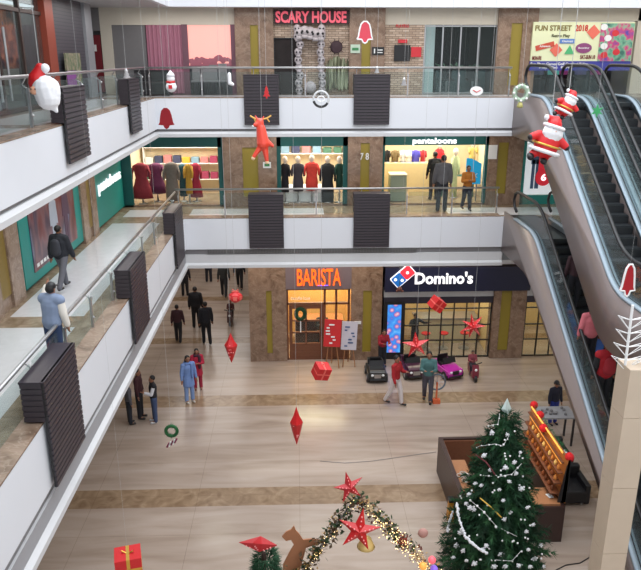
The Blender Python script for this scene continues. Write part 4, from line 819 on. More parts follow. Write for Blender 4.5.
#@@MORE
_ON = ['', 'first', 'second', 'third', 'fourth', 'fifth', 'sixth', 'seventh', 'eighth', 'ninth', 'tenth', 'eleventh', 'twelfth', 'thirteenth', 'fourteenth', 'fifteenth', 'sixteenth', 'seventeenth', 'eighteenth', 'nineteenth']
_TN = {20: 'twent', 30: 'thirt', 40: 'fort', 50: 'fift', 60: 'sixt', 70: 'sevent'}
def ordinal(n):
    if n < 20: return _ON[n]
    b = n//10*10; return _TN[b]+('ieth' if n == b else 'y-'+_ON[n-b])
# ================================================================= PEOPLE
def person(label, loc, rz, H, top, bottom, arms='down', stride=0., hair='short', skin=(142, 98, 76), coat=0., kurta=0., shoes=(28, 26, 28), sleeve=None, extra=None, lean=0., vx=.016, bend=0., sit=0):
    """body: one skin; clothes and hair are its children. local frame: faces -Y"""
    t = thing('person', label, 'person', loc, rz); s = H/1.72; V = lambda x, y, z: Vector((x*s, y*s, z*s))
    ms = mat('skin_%d_%d' % (skin[0], skin[1]), skin, .6)
    hip = {1: V(.09, 0, .92), -1: V(-.09, 0, .92)}; legs = {}
    for sd in (1, -1):
        a = stride*sd
        if sit: kn = V(.14*sd, -.4, .86); an = V(.14*sd, -.45, .46)
        else: kn = hip[sd]+V(.01*sd, -math.sin(a)*.44, -.44*math.cos(a)); b_ = a*.35-(.35 if a < -.05 else 0); an = kn+V(0, -math.sin(b_)*.42, -.40*math.cos(b_))
        if not sit and stride: an.z = max(an.z, .08*s)
        if not sit and not stride: an = V(.11*sd, 0, .08)
        legs[sd] = (hip[sd], kn, an, an+V(0, -.15, -.04))
    dy = -lean
    pel = V(0, 0, .95); wai = V(0, dy*.3, 1.1); che = V(0, dy*.75, 1.3); nk = V(0, dy, 1.47); hd = V(0, dy*1.15-.01, 1.6)
    A = {}
    for sd in (1, -1):
        sh = V(.185*sd, dy*.9, 1.41)
        if arms == 'phone' or (arms == 'one' and sd == 1): el = sh+V(.04*sd, -.1, -.27); wr = el+V(-.1*sd, -.2, .06)
        elif arms == 'lean': el = sh+V(.14*sd, -.12, -.24); wr = el+V(-.02*sd, -.24, .0)
        elif arms == 'up' and sd == 1: el = sh+V(.16, -.2, -.08); wr = el+V(.02, -.14, .2)
        elif arms == 'cross': el = sh+V(.05*sd, -.06, -.27); wr = el+V(-.2*sd, -.14, .04)
        elif arms == 'reach': el = sh+V(.18*sd, -.14, -.12); wr = el+V(.1*sd, -.2, .06)
        else: sw = -stride*sd*.5; el = sh+V(.055*sd, -math.sin(sw)*.27, -.28); wr = el+V(.02*sd, -math.sin(sw)*.25-.05, -.24)
        A[sd] = (sh, el, wr)
    caps = []
    for sd in (1, -1):
        h, k, a, toe = legs[sd]; caps += [(h, k, .082*s, .055*s), (k, a, .052*s, .036*s), (a, toe, .038*s, .03*s)]
        sh, el, wr = A[sd]; caps += [(V(.06*sd, dy*.85, 1.42), sh, .06*s, .052*s), (sh, el, .047*s, .038*s), (el, wr, .037*s, .026*s)]
        d = (wr-el).normalized(); side = Vector((-sd, 0, 0)); side = (side-d*side.dot(d)).normalized(); nn = d.cross(side)
        pm = wr+d*.07*s; caps.append((wr, pm, .026*s, .03*s, (1, 1, 1)))
        for j, (ln, of) in enumerate([(.07, -.024), (.08, -.008), (.075, .008), (.06, .024)]):
            b0 = pm+side*of*s+d*.01; m1 = b0+d*ln*.55*s+nn*.008*sd; caps += [(b0, m1, .0105, .0095), (m1, m1+d*ln*.4*s-nn*.016*sd, .0095, .009)]
        caps += [(wr+d*.02*s, wr+d*.05*s+side*.05*s, .014, .0105), (wr+d*.05*s+side*.05*s, wr+d*.085*s+side*.055*s, .0105, .009)]
    caps += [(pel, wai, .13*s, .115*s, (1.15, .8, 1)), (wai, che, .115*s, .14*s, (1.15, .8, 1)), (che, nk-V(0, 0, .06), .14*s, .08*s, (1.15, .8, 1)), (nk-V(0, 0, .06), hd, .05*s, .05*s), (hd, hd+V(0, .0, .02), .085*s, .09*s, (.88, 1.02, 1.2)), (hd+V(0, -.03, -.06), hd+V(0, -.035, -.06), .052*s, .05*s), (hd+V(0, -.09, .005), hd+V(0, -.105, -.02), .012, .014)]
    for sd in (1, -1): caps.append((hd+V(.083*sd, .005, .01), hd+V(.088*sd, .01, -.015), .014, .012))
    blob('body', caps, ms, t, vx)
    for sd in (1, -1): MB().ball(hd+V(.03*sd, -.087, .015), .011, (1, .6, .8), 6).build('eye', M_BLACK, t)
    MB().ball(hd+V(0, -.083, -.062), .02, (1, .4, .3), 6).build('mouth', mat('lips', (120, 56, 56), .6), t)
    # trousers
    mbt = mat('cloth_%d_%d_%d' % bottom, bottom, .85, vary=.1, scale=12); g = .018
    tc_ = [(pel-V(0, 0, .02), V(0, 0, 1.02), .135*s+g, .125*s+g, (1.12, .8, 1))]
    for sd in (1, -1): h, k, a, _t = legs[sd]; tc_ += [(h, k, .085*s+g, .06*s+g), (k, a+V(0, 0, .01), .058*s+g, .048*s+g)]
    blob('trousers', tc_, mbt, t, vx)
    for sd in (1, -1):
        a, toe = legs[sd][2], legs[sd][3]; b = blob('shoe', [(a+V(0, .02, -.03), toe, .045*s, .042*s, (1, 1, .9))], mat('shoe_%d' % shoes[0], shoes, .5), t, vx)
    mtp = mat('cloth_%d_%d_%d' % top, top, .85, vary=.1, scale=12); g = .02+coat
    low = .93-kurta
    tc_ = [(V(0, 0, .97), wai, .135*s+g, .125*s+g, (1.14, .82, 1)), (wai, che, .125*s+g, .15*s+g, (1.14, .82, 1)), (che, nk-V(0, 0, .06), .145*s+g, .085*s+g, (1.14, .82, 1))]
    if kurta: tc_ += [(V(0, 0, .95), V(0, 0, low), .14*s+g, .165*s+g, (1.15, .85, .3))]
    ar = []
    for sd in (1, -1): sh, el, wr = A[sd]; ar += [(V(.06*sd, dy*.85, 1.42), sh, .065*s+g*.6, .06*s+g*.6), (sh, el, .052*s+g*.7, .045*s+g*.7), (el, wr-(wr-el)*.08, .044*s+g*.7, .034*s+g*.6)]
    if sleeve is None: blob('jacket' if coat > .01 else 'shirt', tc_+ar, mtp, t, vx)
    else:
        blob('vest', tc_+[(V(.06*sd, dy*.85, 1.42), A[sd][0], .065*s+g, .06*s+g) for sd in (1, -1)], mtp, t, vx); [blob('sleeve', ar[3*i_:3*i_+3], mat('cloth_%d_%d_%d' % sleeve, sleeve, .85), t, vx) for i_ in (0, 1)]
    hr = [(hd+V(0, .025, .045), hd+V(0, .02, .05), .096*s, .096*s, (.93, 1, 1))]
    if hair == 'long': hr += [(hd+V(0, .06, 0), hd+V(0, .1, -.28), .075*s, .05*s, (1.1, .7, 1)), (hd+V(.05, .05, -.02), hd+V(.07, .05, -.2), .05*s, .035*s), (hd+V(-.05, .05, -.02), hd+V(-.07, .05, -.2), .05*s, .035*s)]
    if hair == 'cap':
        c_ = blob('cap', [(hd+V(0, 0, .055), hd+V(0, 0, .06), .1*s, .098*s, (.95, 1.05, 1)), (hd+V(0, -.08, .05), hd+V(0, -.17, .035), .06*s, .05*s, (1, 1, .25))], M_BLACK, t, vx); hr = [(hd+V(0, .03, .02), hd+V(0, .03, .025), .093*s, .09*s)]
    blob('hair', hr, M_HAIR, t, vx)
    if extra: extra(t, s, V, A, dy)
    return t
def backpack(col):
    def f(t, s, V, A, dy):
        blob('backpack', [(V(0, .2+dy, 1.32), V(0, .2, 1.08), .1*s, .12*s, (1.3, .8, 1))], mat('cloth_%d_%d_%d' % col, col, .8), t, .018)
    return f
def phone(t, s, V, A, dy):
    w_ = A[1][2]; MB().obox(w_+V(-.02, -.1, .04), (.075, .01, .15), (-.5, 0, 0)).build('phone', M_BLACK, t)
def shawl(col):
    def f(t, s, V, A, dy):
        blob('scarf', [(V(-.08, -.06+dy, 1.46), V(.08, -.06+dy, 1.46), .05, .05), (V(.1, -.11+dy, 1.42), V(.09, -.16+dy*.5, .98), .05, .045), (V(-.08, .08+dy, 1.46), V(.08, .08+dy, 1.46), .05, .05)], mat('cloth_%d_%d_%d' % col, col, .85), t, .016)
    return f
def put(label, px, yf, yh, zf, rz, top, bottom, **k):
    p = atZ(px, yf, zf); q = atY(px, yh, p.y); H = max(1.45, min(1.86, q.z-zf)) if not k.pop('child', 0) else q.z-zf
    return person(label, (p.x, p.y, zf+.005), rz, H, top, bottom, **k)
BK = (28, 27, 32); DK = (40, 40, 48)
put('person in a dark maroon top and black trousers walking away alone on the lobby floor', 179, 342, 305, 0, PI, (62, 34, 42), BK, stride=.15)
put('taller person in a black coat standing behind another at the far lobby', 197, 328, 287, 0, PI, (24, 24, 30), BK, coat=.02)
put('person in a black jacket, right of the tall one in the coat', 207, 344, 302, 0, PI+.3, (30, 32, 40), (20, 20, 26), coat=.01, stride=.12)
put('person in black cut off by the first floor edge, far left of the lobby', 185.5, 296, 262, 0, PI, (30, 28, 34), BK)
put('person in dark clothes far back, left of the red hexagon box', 224.5, 297, 262, 0, PI, (44, 46, 46), (34, 36, 40), stride=.3)
put('distant person in black at the very back of the lobby, right of the group', 240, 289, 256, 0, 0, (34, 30, 34), BK, stride=.25)
put('distant person in grey at the very back of the lobby', 209, 282, 250, 0, PI, (92, 88, 92), DK)
put('woman in a light blue suit standing with a woman in red', 190, 402, 356, 0, .5, (108, 134, 184), (120, 144, 188), kurta=.3, hair='long', extra=shawl((98, 124, 176)), shoes=(190, 180, 170))
put('woman in a crimson suit standing beside a woman in light blue', 198.5, 389, 349, 0, .2, (160, 26, 54), (150, 28, 54), kurta=.3, hair='long', arms='cross', shoes=(120, 70, 60), extra=shawl((60, 26, 40)))
put('person in grey partly hidden by the left gallery edge', 130.5, 424, 382, 0, 2.0, (80, 78, 84), (30, 34, 44))
put('person in dark maroon at the middle of the trio by the gallery edge', 141, 418, 369, 0, 1.5, (62, 30, 34), (28, 28, 36))
put('person in a black vest with white sleeves and jeans by the gallery edge', 155.5, 422, 376, 0, -1.2, (28, 28, 34), (58, 74, 108), sleeve=(206, 206, 212), arms='one', shoes=(200, 200, 204))
put('person in a red jumper and white trousers walking across the lobby', 395, 405, 356, 0, .9, (158, 28, 36), (206, 196, 196), stride=.3, arms='one')
put('person in a teal shirt and grey trousers holding a toy wheel', 427, 402, 352, 0, -.2, (70, 108, 108), (74, 72, 82), arms='phone', stride=.1)
put('person in a red top bending behind the black toy jeep', 382, 366, 331, 0, .2, (150, 30, 44), DK, lean=.12, arms='phone')
put('person in a dark hooded jacket and blue trousers beyond the lit kiosk display', 552, 424, 384, 0, .3, (30, 32, 48), (34, 50, 132), hair='cap')
put('person in a pale blue puffer vest and black cap leaning on the left gallery railing', 58, 368, 298, 5.8, PI-.35, (124, 138, 164), (40, 58, 92), sleeve=(214, 208, 200), arms='up', hair='cap', coat=.022, lean=.06)
put('person with a dark backpack walking along the left gallery', 65, 290, 231, 5.8, PI-.25, (38, 40, 48), (98, 98, 106), stride=.42, coat=.02, extra=backpack((52, 54, 62)))
put('person in a grey jumper and black trousers outside the rightmost fashion shop', 441, 212, 154, 5.8, PI, (84, 82, 84), (34, 36, 42), coat=.02)
put('person in black standing behind the one in the grey jumper', 433, 200, 152, 5.8, PI+.2, (26, 26, 30), (48, 46, 48))
put('person in a mustard jumper walking out of the rightmost fashion shop', 466, 210.5, 166, 5.8, .1, (168, 102, 32), (34, 36, 48), arms='cross', stride=.15)
# shop staff
put('pizza shop worker in black with raised arms behind the glass', 414, 350, 314, 0, .4, (26, 28, 38), BK, arms='reach')
put('person in dark clothes inside the cafe window', 322, 350, 312, 0, 0, (44, 52, 60), BK, arms='cross')
# on the escalator
def on_steps(label, px, py, Xc, top, bottom, **k):   # feet on the lower escalator treads
    q = atX(px, py, Xc); n = 29; i = int((19.1-q.y)/(9.0/n)); y = 19.1-9.0/n*(i+.5); z = 5.8-.2*(i+1)
    return person(label, (Xc, y, z+.005), k.pop('rz', PI), 1.68, top, bottom, **k)
def shopping(t, s, V, A, dy): MB().obox(A[-1][2]+V(-.02, -.04, -.28), (.26, .1, .32), (0, 0, .3)).build('shopping_bag', mat('bag_blue', (60, 110, 200), .5), t)
on_steps('woman in a pink top holding a blue bag on the lower escalator', 587, 350, 7.08, (206, 112, 122), (36, 34, 42), hair='long', extra=shopping, coat=.02)
on_steps('person in a red and black jacket riding the lower escalator', 603, 392, 7.12, (166, 26, 38), (24, 24, 30), sleeve=(26, 26, 30), coat=.03, extra=backpack((150, 30, 42)))
on_steps('person in dark clothes high on the lower escalator', 572, 305, 7.2, (56, 34, 40), (26, 26, 34))
on_steps('person in a checked shirt seen right of the stone column', 632, 475, 7.4, (70, 74, 84), (28, 28, 34))

# ================================================================= RIDE-ON TOYS
def ride_car(label, px, y0, col, rz, L=1.15, Wd=.62, jeep=True):
    p = atZ(px, y0, 0); t = thing('ride_on_car', label, 'toy car', (p.x, p.y+L/2, 0), rz); m = mat('toy_%d_%d_%d' % col, col, .3, coat=.6)
    hw = Wd/2
    if jeep:
        pr = [(-L/2, .16), (-L/2, .42), (-L*.42, .47), (-L*.12, .5), (-L*.08, .5), (-L*.02, .36), (L*.3, .36), (L*.34, .56), (L/2, .56), (L/2, .16)]
    else:
        pr = [(-L/2, .12), (-L/2, .26), (-L*.38, .34), (-L*.1, .42), (-L*.05, .42), (L*.02, .3), (L*.28, .3), (L*.33, .46), (L*.46, .42), (L/2, .34), (L/2, .12)]
    MB().prism(pr, 'X', -hw*.82, hw*.82).box(-hw, -hw*.8, -L*.45, L*.45, .18, .36).box(hw*.8, hw, -L*.45, L*.45, .18, .36).build('body', m, t, bevel=.02)
    ws = MB().obox((0, -L*.09, .58), (Wd*.75, .02, .2), (-.4, 0, 0)); ws.build('windscreen', M_BLACK, t)
    MB().box(-hw*.6, hw*.6, L*.05, L*.28, .3, .4).obox((0, L*.3, .52), (hw*1.2, .06, .28), (.15, 0, 0)).build('seat', M_BLACK, t, bevel=.02)
    for sx in (-1, 1):
        for sy in (-1, 1):
            w_ = MB(); w_.lathe([(.06, -.06), (.145, -.06), (.155, 0), (.145, .06), (.06, .06)], (0, 0, 0), 16); w_.v = [(sx*hw*.92+z, sy*L*.32+x, .155+y) for x, y, z in w_.v]; o = w_.build('wheel', M_RUB, t)
            h_ = MB(); h_.lathe([(.0, -.065), (.07, -.065), (.07, .065), (0, .065)], (0, 0, 0), 10); h_.v = [(x+sx*hw*.92+z-x, sy*L*.32+x, .155+y) for x, y, z in h_.v]; h_.build('hub', M_STEEL, o)
        MB().ball((sx*hw*.55, -L/2, .32), .055, (1, .5, .8), 10).build('headlight', M_W, t)
    MB().box(-hw*.35, hw*.35, -L/2-.02, -L/2+.02, .22, .36).build('grille', M_STEEL if jeep else M_BLACK, t); MB().tube([(-hw*.8, -L/2-.03, .16), (hw*.8, -L/2-.03, .16)], .03, 8).build('bumper', M_BLACK, t)
    MB().tube([(.1*math.cos(a*PI/6), -.0-.02*math.sin(a*PI/6), .52+.1*math.sin(a*PI/6)) for a in range(13)], .012, 6).build('steering_wheel', M_BLACK, t)
    return t
ride_car('black toy jeep with white headlamps parked by the menu screen', 377.5, 384, (34, 36, 38), 0, 1.05, .66)
ride_car('dark plum toy jeep with a purple badge, between the black jeep and the magenta car', 414, 381, (66, 22, 48), .15, 1.1, .7)
ride_car('low magenta toy sports car in front of the pizza shop', 450, 381, (186, 34, 158), .35, 1.15, .66, False)
def rider(label, px, y0, col, kid, rz=0):
    p = atZ(px, y0, 0); t = thing('ride_on_scooter', label, 'toy scooter', (p.x, p.y+.35, 0), rz)
    MB().prism([(-.4, .16), (-.38, .4), (-.3, .62), (-.26, .62), (-.24, .3), (.05, .28), (.1, .42), (.4, .42), (.38, .16)], 'X', -.11, .11).build('body', mat('toy_%d_%d_%d' % col, col, .3), t, bevel=.02)
    for y in (-.36, .3): w_ = MB(); w_.lathe([(.05, -.04), (.125, -.04), (.13, 0), (.125, .04), (.05, .04)], (0, 0, 0), 14); w_.v = [(z, y+x, .13+yy) for x, yy, z in w_.v]; w_.build('wheel', M_RUB, t)
    MB().tube([(-.22, -.24, .68), (0, -.3, .64), (.22, -.24, .68)], .018).build('handlebar', M_BLACK, t); MB().ball((0, -.38, .46), .05, n=8).build('headlight', M_W, t)
    q = Vector((p.x, p.y+.35, 0))+Matrix.Rotation(rz, 3, 'Z')@Vector((0, .2, -.08))
    person(kid[0], (q.x, q.y, q.z), rz, 1.02, kid[1], kid[2], sit=1, arms='phone', vx=.014)
    return t
rider('small toy scooter with a child on it, right of the magenta toy car', 475, 382, (120, 40, 56), ('child in a maroon and white top riding the toy scooter by the pizza shop', (132, 62, 72), (50, 40, 50)))
rider('small toy scooter with a child on it, below the red hexagon box', 230, 326, (70, 40, 40), ('child in brown riding the toy scooter at the far lobby', (74, 40, 40), (40, 34, 40)))
p = atZ(434, 398, 0)
t = thing('toy_wheel', 'grey toy wheel hoop on an orange base held by the person in teal', 'toy', (p.x, p.y-.35, 0))
c = Vector((p.x, p.y-.35, .75))
MB().tube([c+Vector((.26*math.cos(i*PI/12), 0, .27*math.sin(i*PI/12))) for i in range(25)], .028, 8).build('rim', mat('hoop_grey', (96, 104, 116), .5), t, True, w=True)
b = MB(); [b.tube([c, c+Vector((.26*math.cos(i*PI/4), 0, .26*math.sin(i*PI/4)))], .009, 5) for i in range(8)]; b.build('spokes', M_STEEL, t, w=True)
MB().tube([c, c-Vector((0, 0, .6))], .03).box(c.x-.12, c.x+.12, c.y-.08, c.y+.08, 0, .14).build('base', mat('toy_orange', (206, 96, 56), .5), t, w=True)

# ================================================================= HANGING DECORATIONS
ZT = 14.5
struct('ceiling', MB().box(-4, 9, 8.0, 8.15, ZT, ZT+.15).box(-4, 9, 10.6, 10.7, ZT, ZT+.15).box(-4, 9, 13.0, 13.1, ZT, ZT+.15).box(-4, 9, 15.3, 15.4, ZT, ZT+.15).box(-4, 9, 17.7, 17.8, ZT, ZT+.15).box(-4, 9, 19.9, 20, ZT, ZT+.15), M_W)
def cord(t, top, r=.003, up=None): MB().tube([top, (top[0], top[1], up or ZT+.05)], min(r, r*(top[1]/16.0)**2), 5).build('cord', M_STRING, t, w=True)
def hang(name, label, cat, px, py, w_px, w_m, Y=None, group=None):
    if Y is None: d = 700*w_m/w_px; p = O+ray(px, py)*d
    else: p = atY(px, py, Y)
    t = thing(name, label, cat, tuple(p), group=group); return t, p
def poly_y(pts, th, c, bev=0): return MB().prism([(c.x+x, c.z+z) for x, z in pts], 'Y', c.y-th/2, c.y+th/2)
def bellp(s): return [(-.5*s, -.42*s), (-.42*s, -.3*s), (-.34*s, .1*s), (-.26*s, .34*s), (-.1*s, .48*s), (.1*s, .48*s), (.26*s, .34*s), (.34*s, .1*s), (.42*s, -.3*s), (.5*s, -.42*s), (.2*s, -.44*s), (.12*s, -.58*s), (0, -.64*s), (-.12*s, -.58*s), (-.2*s, -.44*s)]
def bell(label, px, py, wpx, s, m=M_REDF, edge=None, tall=1.15):
    t, p = hang('hanging_bell', label, 'bell', px, py, wpx, s); P = [(x, z*tall) for x, z in bellp(s)]
    poly_y(P, .05, p).build('bell', m, t, w=True)
    if edge: MB().tube([(p.x+x, p.y-.02, p.z+z) for x, z in P+[P[0]]], .018, 6).build('trim', edge, t, w=True)
    cord(t, (p.x, p.y, p.z+.55*s*tall)); return t
bell('dark red felt bell hanging in front of the left end of the top floor band', 166, 117, 16, .35)
bell('pink and red bell with a white edge hanging before the marble pillar', 365, 31, 16, .35, mat('pink_red', (206, 70, 86), .8), M_W)
bell('small dark red bell hanging before the dark glass shop', 463, 85, 8, .3)
bell('long red bell with a white edge hanging before the escalator at the right edge', 628.5, 278, 15, .25, mat('red_felt2', (160, 24, 34), .9), M_W, 2.0)
def small(name, label, cat, px, py, wpx, wm, build):
    t, p = hang(name, label, cat, px, py, wpx, wm); build(t, p, wm); return t
def b_snow(t, p, s):
    MB().ball((p.x, p.y, p.z-s*.3), s*.46).ball((p.x, p.y, p.z+s*.35), s*.34).build('body', M_FUR, t, True, w=True); MB().lathe([(s*.36, 0), (s*.3, s*.15), (.01, s*.45)], (p.x, p.y, p.z+s*.55)).build('hat', M_FUR, t, True, w=True)
    MB().tube([(p.x-s*.32, p.y-s*.12, p.z+s*.1), (p.x, p.y-s*.36, p.z+s*.05), (p.x+s*.32, p.y-s*.12, p.z+s*.1)], s*.09).box(p.x-s*.15, p.x+s*.15, p.y-s*.48, p.y-s*.3, p.z-s*.45, p.z-s*.15).build('scarf', M_RED, t, w=True); cord(t, (p.x, p.y, p.z+s))
small('snowman_ornament', 'small white snowman with a red scarf hanging left of the pink window', 'ornament', 171, 83, 12, .3, b_snow)
def b_sock(t, p, s):
    blob('sock', [(p+Vector((0, 0, s*.9)), p+Vector((0, 0, -s*.4)), s*.32, s*.32), (p+Vector((0, 0, -s*.5)), p+Vector((s*.5, 0, -s*.7)), s*.32, s*.28)], M_FUR, t, .012, w=True); cord(t, (p.x, p.y, p.z+s*1.1))
small('white_sock', 'small white fluffy stocking hanging below the pink window', 'ornament', 229.5, 80, 6, .14, b_sock)
def b_tree(t, p, s):
    MB().lathe([(.02, -s*.6), (s*.5, -s*.5), (s*.3, -s*.1), (s*.4, -s*.1), (s*.2, s*.3), (s*.26, s*.3), (.01, s*.75)], p).build('body', M_FUR, t, True, w=True); cord(t, (p.x, p.y, p.z+s*.7))
small('white_tree_ornament', 'small white fluffy tree hanging over a left slatted box', 'ornament', 126.5, 74, 7, .17, b_tree)
small('white_tree_ornament', 'tiny white tree hanging above the dark slatted box right of the scary house', 'ornament', 377, 70, 5, .12, b_tree)
small('white_tree_ornament', 'thin white tree hanging before the stacked stone wall', 'ornament', 404, 82, 6, .15, b_tree)
def star_pts(n, r0, r1, ph=PI/2): return [((r0 if i % 2 == 0 else r1)*math.cos(ph+i*PI/n), (r0 if i % 2 == 0 else r1)*math.sin(ph+i*PI/n)) for i in range(2*n)]
def b_redtree(t, p, s): poly_y([(-.1*s, -.9*s), (.1*s, -.9*s), (.1*s, -.6*s), (.5*s, -.6*s), (.2*s, -.1*s), (.36*s, -.1*s), (.14*s, .35*s), (.24*s, .35*s), (0, .9*s), (-.24*s, .35*s), (-.14*s, .35*s), (-.36*s, -.1*s), (-.2*s, -.1*s), (-.5*s, -.6*s), (-.1*s, -.6*s)], .04, p).build('body', M_RED, t, w=True); cord(t, (p.x, p.y, p.z+s*.85))
small('red_tree_ornament', 'small red tree ornament hanging before a far slatted box', 'ornament', 266.5, 92, 7, .16, b_redtree)
# wreaths
def wreath(label, px, py, wpx, s, m, name='hanging_wreath', th=.16, extra=None, tufts=150, gap=0):
    t, p = hang(name, label, 'wreath', px, py, wpx, s); r = s/2*(1-th)
    b = MB(); b.tube([(p.x+r*math.cos(a*2*PI/24), p.y, p.z+r*math.sin(a*2*PI/24)) for a in range(25-gap)], s*th*.35, 8)
    for i in range(tufts):
        a = R.uniform(0, 2*PI*(24-gap)/24); c_ = Vector((p.x+r*math.cos(a), p.y, p.z+r*math.sin(a))); d = Vector((R.uniform(-1, 1), R.uniform(-1, 1), R.uniform(-1, 1))).normalized()*s*th*.8; e = d.cross(Vector((.3, .5, .8))).normalized()*s*.02
        b.add([c_-e, c_+e, c_+d], [(0, 1, 2)])
    b.build('ring', m, t, w=True)
    if extra: extra(t, p, s)
    cord(t, (p.x, p.y, p.z+r)); return t
M_PINE = mat('pine_needles', (28, 84, 44), .85, vary=.3, scale=20)
def stars_on(t, p, s):
    for i in range(8): a = i*PI/4; c_ = p+Vector((s*.4*math.cos(a), -.05, s*.4*math.sin(a))); MB().ball(c_, s*.07, n=8).build('bauble', M_W, t, True, w=True)
    MB().lathe([(0.02, -.12), (.08, -.1), (.05, 0), (.02, .03)], (p.x, p.y, p.z-s*.5)).build('bell', mat('pale_gold', (196, 190, 120), .4, .3), t, True, w=True)
wreath('pale silver green wreath with a small bell hanging by the top escalator landing', 521, 93, 19, .45, mat('pale_silver', (176, 196, 176), .6), extra=stars_on, tufts=420, th=.3)
def inner(t, p, s): MB().tube([(p.x+.2*s*math.cos(a*PI/6), p.y, p.z+.14*s*math.sin(a*PI/6)) for a in range(13)], .018, 6).build('inner_curl', M_W, t, w=True); MB().tube([(p.x+s*.42*math.cos(a*PI/12), p.y-.02, p.z+s*.42*math.sin(a*PI/12)) for a in range(13, 23)], s*.07, 8).build('dark_band', M_BLACK, t, w=True)
wreath('white and black ring wreath hanging before the far top floor band', 321, 99, 18, .45, mat('silver_white', (206, 208, 210), .5), extra=inner, tufts=60)
t = wreath('small dark green wreath with a candy striped tag, hanging over the open lobby', 171.5, 431, 16, .32, M_PINE, th=.3, tufts=300)
p = Vector(t['_w'])+Vector((-.01, 0, -.27)); b = MB().mi(0)
for i in range(5): b.mi(i % 2).obox(p+Vector((-.08+.04*i, 0, -.05+.025*i)), (.035, .03, .11), (0, .5, 0))
b.build('candy_tag', [mat('candy_maroon', (120, 40, 70), .6), M_W], t, w=True)
# oval plaque with hanging thread
t, p = hang('oval_plaque', 'white oval plaque with a red trim hanging right of the small red bell', 'ornament', 476.5, 91, 13, .32)
poly_y([(.16*math.cos(a*PI/10), .11*math.sin(a*PI/10)) for a in range(20)], .03, p).build('plate', M_W, t, w=True); MB().tube([(p.x-.09, p.y-.02, p.z+.02), (p.x, p.y-.02, p.z-.03), (p.x+.09, p.y-.02, p.z+.02)], .012, 5).build('red_mark', M_RED, t, w=True); cord(t, (p.x, p.y, p.z+.1)); MB().tube([(p.x+.03, p.y, p.z-.1), (p.x+.05, p.y, p.z-2.2)], .005, 5).build('loose_thread', M_STRING, t, w=True)
# snowflake green
t, p = hang('green_star', 'small glittering green star hanging between the two upper escalators', 'ornament', 597, 111, 13, .3)
poly_y(star_pts(6, .16, .06), .03, p).build('star', mat('glitter_green', (50, 150, 90), .4, vary=.4, scale=60), t, w=True); cord(t, (p.x, p.y, p.z+.14))
# reindeer balloon
t, p = hang('foil_reindeer', 'orange red foil reindeer balloon hanging before the far top floor band', 'balloon', 262, 138, 24, .55)
m = mat('orange_foil', (232, 70, 50), .3, coat=.5); V3 = lambda x, z, y=0: Vector((p.x+x, p.y+y, p.z+z))
blob('body', [(V3(-.02, .22), V3(.02, -.12), .11, .15), (V3(.02, -.12), V3(-.2, -.42, -.05), .08, .045), (V3(.05, -.15), V3(.1, -.52), .09, .045), (V3(.05, -.05), V3(.24, -.18), .09, .04), (V3(-.02, .22), V3(-.04, .36), .08, .09), (V3(-.04, .36), V3(-.14, .3, -.06), .08, .05), (V3(.02, .4), V3(.05, .48), .03, .015), (V3(-.1, .42), V3(-.14, .5), .03, .015)], m, t, .016, w=True)
an = MB()
for sd in (-1, 1): an.tube([V3(-.04+.05*sd, .42), V3(-.02+.14*sd, .44), V3(-.02+.24*sd, .5)], .02, 6).tube([V3(-.02+.14*sd, .44), V3(.02+.16*sd, .36)], .016, 6)
an.build('antlers', mat('antler_gold', (226, 176, 90), .5), t, w=True); MB().ball(V3(-.2, .27, -.08), .025, n=8).build('nose', M_W, t, True, w=True)
for q in ((-.21, -.45, -.05), (.1, -.55, 0)): MB().ball(V3(q[0], q[1], q[2]), .05, n=8).build('hoof', mat('hoof_cream', (236, 200, 160), .5), t, True, w=True)
cord(t, (p.x, p.y, p.z+.4))
